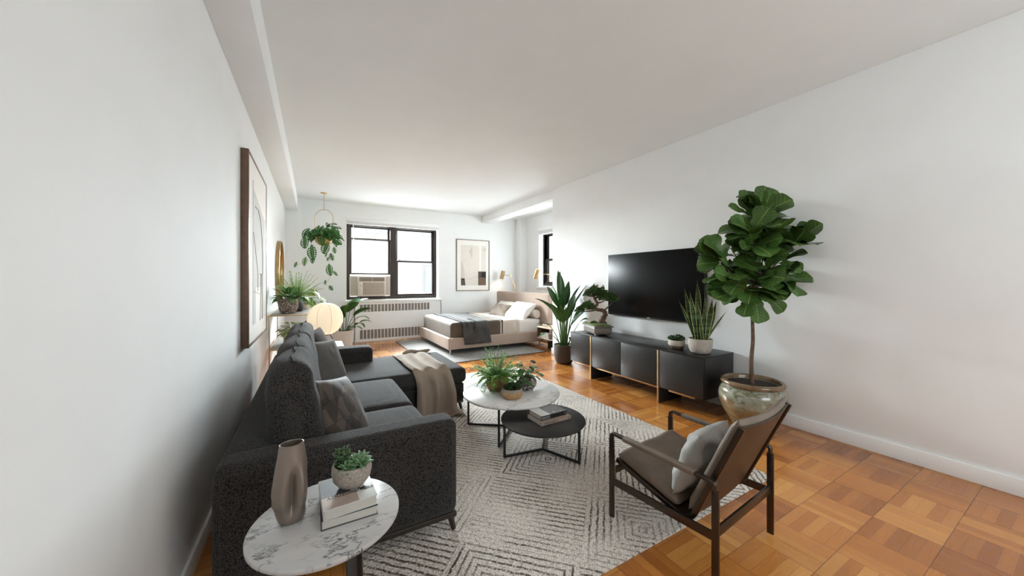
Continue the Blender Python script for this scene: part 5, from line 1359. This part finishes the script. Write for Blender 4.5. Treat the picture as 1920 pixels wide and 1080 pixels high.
# ---- bowl with a rosette succulent on the side table books
BZ = SH + .0537
sq = thing('succulent_planter', 'grey speckled bowl with rosette succulents on the stacked side table books', 'plant', (.098, 1.118, BZ))
potlathe([(0, 0), (.024, 0), (.036, .004), (.050, .022), (.0545, .042), (.053, .058), (.051, .064), (.046, .064), (.046, .05)], 'stoneg', sq)
MB().lathe([(0, .056), (.02, .055), (.0465, .053), (.0465, .045), (0, .045)], 32).build('soil', mat('rusty gravel', srgb(128, 84, 50), .95, var=.4, scale=200, bmp=.6), sq, ang=180)
def fat(mb, p, d, L, w):
    M = aim(p, d) @ RX(-PI / 2)
    mb.lathe([(0, 0), (w * .35, .0), (w * .5, L * .35), (w * .5, L * .65), (w * .3, L * .9), (0, L)], 8, M, sx=1.0, sy=.6)
m = MB(); rs = random.Random(2)
for c, n, L, w in ((er * .016 + ed * -.004 + Vector((0, 0, .062)), 34, .036, .0135), (er * .034 + ed * -.012 + Vector((0, 0, .066)), 18, .028, .011), (er * .0 + ed * -.026 + Vector((0, 0, .058)), 16, .028, .011), (er * .018 + ed * .024 + Vector((0, 0, .062)), 16, .028, .011)):
    for k in range(n):
        el = lerp(1.35, -.1, (k / n) ** .7); d = sphdir(k * 2.4, el); fat(m, c + d * .004, d, 1.12 * L * rs.uniform(.85, 1.1) * lerp(.6, 1.05, k / n), w)
m.build('rosettes', M_['succ'], sq, ang=180)
m = MB()
for k in range(150):
    a_ = rs.uniform(0, 6.28); q = rs.random() ** .5 * .022; c = er * -.027 + ed * -.0 + Vector((math.cos(a_) * q, math.sin(a_) * q, .056 + rs.random() * .045)); fat(m, c, sphdir(rs.uniform(0, 6.28), rs.uniform(-.2, 1.3)), .011, .007)
m.build('bead_sprigs', M_['succd'], sq, ang=180)

# ---- shelf plants
h1 = thing('potted_hosta', 'green leafy plant in a brown speckled pot on the brass shelf', 'plant', (-.235, 4.40, .8045))
potlathe([(0, 0), (.055, 0), (.068, .006), (.086, .05), (.093, .11), (.094, .155), (.086, .155), (.084, .13)], 'terraz', h1); soil(.085, .135, h1)
a, b = MB(), MB(); rh = random.Random(6)
for k in range(26):
    az = k * 2.4; el = lerp(1.3, .1, (k / 25) ** .7) + rh.uniform(-.1, .1); d = sphdir(az, el); p = Vector((0, 0, .135)); L = rh.uniform(.05, .09)
    q = p + d * L; b.tube([p, q], .0025, 5); a.leaf(aim(q, d, rh.uniform(-.4, .4)), rh.uniform(.12, .17), rh.uniform(.05, .07), LANCE, .2, rh.uniform(.6, 1.2), .01, 6, 8)
a.keep(-.165, -1); b.keep(-.165, -1)
b.build('stems', M_['stem'], h1, ang=180); a.build('foliage', M_['hosta'], h1, ang=180)
f2 = thing('fern', 'pale green feathery fern in a dark pot behind on the brass shelf', 'plant', (-.17, 4.66, .8045))
potlathe([(0, 0), (.05, 0), (.062, .006), (.07, .06), (.06, .13), (.055, .17), (.048, .17), (.048, .15)], 'black', f2); soil(.05, .152, f2)
a, b = MB(), MB(); fronds(a, b, (0, 0, .155), 40, .20, .32, .50, 1.5, .046, 21, 16, .03, .40)
a.keep(-.23, -1); b.keep(-.23, -1)
b.build('stems', M_['stem'], f2, ang=180); a.build('foliage', M_['fernl'], f2, ang=180)
p3 = thing('pothos', 'variegated broad leaved pothos at the back end of the brass shelf', 'plant', (-.11, 5.0, .8045))
potlathe([(0, 0), (.05, 0), (.06, .006), (.075, .05), (.078, .10), (.07, .10), (.07, .08)], 'whitepot', p3); soil(.071, .085, p3)
a, b = MB(), MB()
HRT = lambda t: (math.sin(PI * t ** .62)) ** .75
for k in range(26):
    az = k * 2.4; el = lerp(1.2, -.3, (k / 25) ** .8); d = sphdir(az, el); p = Vector((0, 0, .09)); L = rh.uniform(.08, .20); q = p + d * L
    if q.x < -.24: q.x = -.24
    b.tube(bez(p, p + d * L * .5 + Vector((0, 0, .05)), q, 6), .0025, 5); dd = Vector((d.x, d.y, rh.uniform(-.5, .2)))
    a.leaf(aim(q, dd, rh.uniform(-.4, .4)), rh.uniform(.10, .14), rh.uniform(.08, .11), HRT, .15, rh.uniform(.4, .9), .02, 6, 8)
a.keep(-.29, -1); b.keep(-.29, -1)
b.build('stems', M_['stem'], p3, ang=180); a.build('foliage', M_['pothos'], p3, ang=180)
p4 = thing('dracaena', 'yellow green variegated bushy plant in a brass pot on the lower shelf', 'plant', (-.20, 4.44, .4545))
potlathe([(0, 0), (.06, 0), (.075, .006), (.084, .05), (.082, .14), (.076, .14), (.076, .12)], 'brassd', p4); soil(.077, .125, p4)
a, b = MB(), MB()
for k in range(95):
    az = k * 2.4; el = lerp(1.3, -.1, (k / 94) ** .7) + rh.uniform(-.15, .15); d = sphdir(az, el); p = Vector((0, 0, .13)); L = rh.uniform(.04, .12); q = p + d * L
    q.z = min(q.z, .27); b.tube([p, q], .002, 5); a.leaf(aim(q, Vector((d.x, d.y, d.z * .4 - .1)), rh.uniform(-.5, .5)), rh.uniform(.055, .085), rh.uniform(.028, .04), LANCE, .15, rh.uniform(.4, 1.2), .01, 4, 6)
a.keep(-.2, -1); b.keep(-.2, -1)
b.build('stems', M_['stem'], p4, ang=180); a.build('foliage', M_['varieg'], p4, ang=180)
p5 = thing('potted_peace_lily', 'small dark leaved plant in a pale brown pot at the back of the lower shelf', 'plant', (-.12, 4.86, .4545))
potlathe([(0, 0), (.06, 0), (.07, .006), (.085, .05), (.085, .11), (.077, .11), (.077, .09)], 'terra', p5); soil(.078, .095, p5)
a, b = MB(), MB()
for k in range(22):
    az = k * 2.4; el = lerp(1.2, .2, k / 21); d = sphdir(az, el); p = Vector((0, 0, .1)); q = p + d * .06; b.tube([p, q], .002, 5); a.leaf(aim(q, d, rh.uniform(-.4, .4)), rh.uniform(.08, .12), .045, LANCE, .2, .9, .01, 4, 7)
b.build('stems', M_['stem'], p5, ang=180); a.build('foliage', M_['lily'], p5, ang=180)

# ---- floor plant left of the radiator
p6 = thing('peace_lily', 'large glossy leaved plant in a white pot on the floor beside the radiator', 'plant', (.44, 6.55, 0))
potlathe([(0, 0), (.11, 0), (.125, .008), (.14, .06), (.155, .20), (.16, .315), (.148, .315), (.146, .28)], 'whitepot', p6); soil(.147, .285, p6)
a, b = MB(), MB()
def lily(az, r_, zt, L, W, curl, roll=0.0):
    d2 = er * math.cos(az) + ed * math.sin(az) * .7
    p = d2 * .05 + Vector((0, 0, .28)); q = d2 * r_ + Vector((0, 0, zt)); b.tube(bez(p, p + Vector((0, 0, (zt - .28) * .6)) + d2 * r_ * .3, q, 8), [lerp(.007, .004, k / 8) for k in range(9)], 6)
    a.leaf(aim(q, (d2 * .8 + Vector((0, 0, .8))).normalized(), roll), L, W, OV, .2, curl, .015, 8, 12)
for x in ((2.8, .16, .62, .52, .15, 1.5, .2), (1.2, .06, .60, .42, .15, .6, .5), (-.6, .10, .62, .40, .14, .7, -.4), (.2, .16, .55, .40, .13, 1.0, -.5), (-1.5, .05, .50, .36, .16, .6, 0), (2.2, .10, .52, .40, .14, 1.0, .4), (-2.4, .12, .48, .34, .15, 1.0, .2), (.0, .22, .50, .26, .11, 1.7, 0), (.3, .25, .42, .24, .09, 1.6, .3), (-.3, .22, .40, .26, .10, 1.9, -.2), (-.8, .2, .36, .22, .09, 1.6, 0), (.6, .12, .70, .34, .13, .8, .3), (-1.2, .12, .60, .36, .14, .9, .3), (3.3, .15, .48, .3, .13, 1.3, 0), (-.1, .16, .34, .2, .08, 1.8, 0)): lily(*x)
b.build('stems', M_['stem'], p6, ang=180); a.build('foliage', M_['lily'], p6, ang=180)

# ---- hanging plant
hg = thing('hanging_planter', 'trailing swiss cheese vine in a brass bowl hung from the ceiling by the window', 'plant', (.146, 6.48, H))
MB().lathe([(0, -.012), (.045, -.012), (.05, -.004), (.05, 0), (0, 0)], 36).build('ceiling_plate', M_['brass'], hg)
MB().tube([(0, 0, -.01), (0, 0, -.275)], .0045, 8).build('rod', M_['brass'], hg)
hp = []
for k in range(33):
    t = k / 32 * 2 * PI; s_ = math.sin(t); c_ = math.cos(t)
    hp.append(er * (.150 * s_) + Vector((0, 0, (-.42 + .145 * c_) if c_ > 0 else (-.73 + .145 * c_))))
MB().tube(hp, .005, 8, caps=False).build('hoop', M_['brass'], hg)
MB().lathe([(0, -.872), (.05, -.868), (.09, -.845), (.118, -.80), (.128, -.745), (.128, -.70), (.122, -.70), (.120, -.76), (0, -.82)], 48).build('bowl', M_['brassd'], hg); 
MB().lathe([(0, -.715), (.121, -.72), (.121, -.735), (0, -.735)], 32).build('soil', M_['soil'], hg, ang=180)
a, b, c2 = MB(), MB(), MB(); rg_ = random.Random(17)
ADN = lambda t: (math.sin(PI * t ** .7)) ** .7
def adn(mb, p, d, L, W, roll, curl=.5): mb.leaf(aim(p, d, roll), L, W, ADN, .12, curl, 0, 10, 15, holes=True)
for k in range(52):
    az = k * 2.4; el = lerp(1.25, -.45, (k / 51) ** .8) + rg_.uniform(-.1, .1); d = er * math.cos(az) * math.cos(el) + ed * math.sin(az) * math.cos(el) * .75 + Vector((0, 0, math.sin(el)))
    p = Vector((0, 0, -.71)); L = rg_.uniform(.06, .16); q = p + d * L + Vector((0, 0, .02)); b.tube(bez(p, p + d * L * .4 + Vector((0, 0, .05)), q, 6), .003, 5)
    adn(a, q, (Vector((d.x, d.y, 0)) + Vector((0, 0, rg_.uniform(-.5, .25)))), rg_.uniform(.16, .21), rg_.uniform(.11, .145), rg_.uniform(-.6, .6), rg_.uniform(.5, 1.1))
# big face-on leaves below the bowl and the trailing strands
def face(mb, r_, z, dr, L, W, dp=-.12):
    y = (er * dr + Vector((0, 0, -1)) - ed * .1).normalized(); n = (-ed - er * .15 + Vector((0, 0, .15))); x = y.cross(n).normalized(); n = x.cross(y)
    M = Matrix((x, y, n)).transposed().to_4x4(); M.translation = er * r_ + ed * dp + Vector((0, 0, z))
    mb.leaf(M, L, W, ADN, .12, .2, 0, 10, 15, holes=True)
for r_, z, dr, L, W in ((-.13, -.86, .1, .26, .17), (.14, -.83, -.45, .20, .16), (-.23, -.73, -.05, .20, .15), (-.10, -1.06, -.2, .11, .085), (.19, -.55, .6, .24, .12), (.22, -.73, .6, .17, .08), (.03, -.64, .05, .24, .14), (-.07, -.60, -.4, .2, .13), (.10, -.58, .35, .24, .14), (-.16, -.60, -.7, .2, .13), (-.01, -.55, -.2, .17, .12)): face(a, r_, z, dr, L, W)
strands = [[(.10, -.72), (.19, -.80), (.23, -.93), (.17, -1.05), (.15, -1.18), (.19, -1.30), (.15, -1.42), (.10, -1.50), (.16, -1.56)], [(-.1, -.72), (-.15, -.9), (-.16, -1.08), (-.24, -1.14), (-.38, -1.20)], [(.19, -1.30), (.24, -1.32), (.28, -1.36)]]
for s in strands: b.tube(crom([er * x - ed * .12 + Vector((0, 0, z)) for x, z in s], 5), .0018, 5)
for r_, z, dr, L, W, w in ((.23, -.90, .2, .11, .07, 0), (.17, -1.0, .4, .13, .085, 0), (.12, -1.0, -.5, .07, .04, 0), (.15, -1.17, .15, .20, .125, 0), (.22, -1.29, .9, .1, .05, 1), (.10, -1.43, -.2, .08, .055, 0), (.15, -1.52, .8, .10, .07, 0), (-.36, -1.14, -.5, .10, .06, 0), (-.22, -1.06, -.2, .15, .09, 1), (.14, -1.06, -.2, .07, .05, 1), (.25, -.82, .3, .09, .05, 0)): face(c2 if w else a, r_, z, dr, L, W, -.125)
b.build('vines', M_['stemp'], hg, ang=180); a.build('foliage', M_['monst'], hg, ang=180); c2.build('young_foliage', M_['monst2'], hg, ang=180)
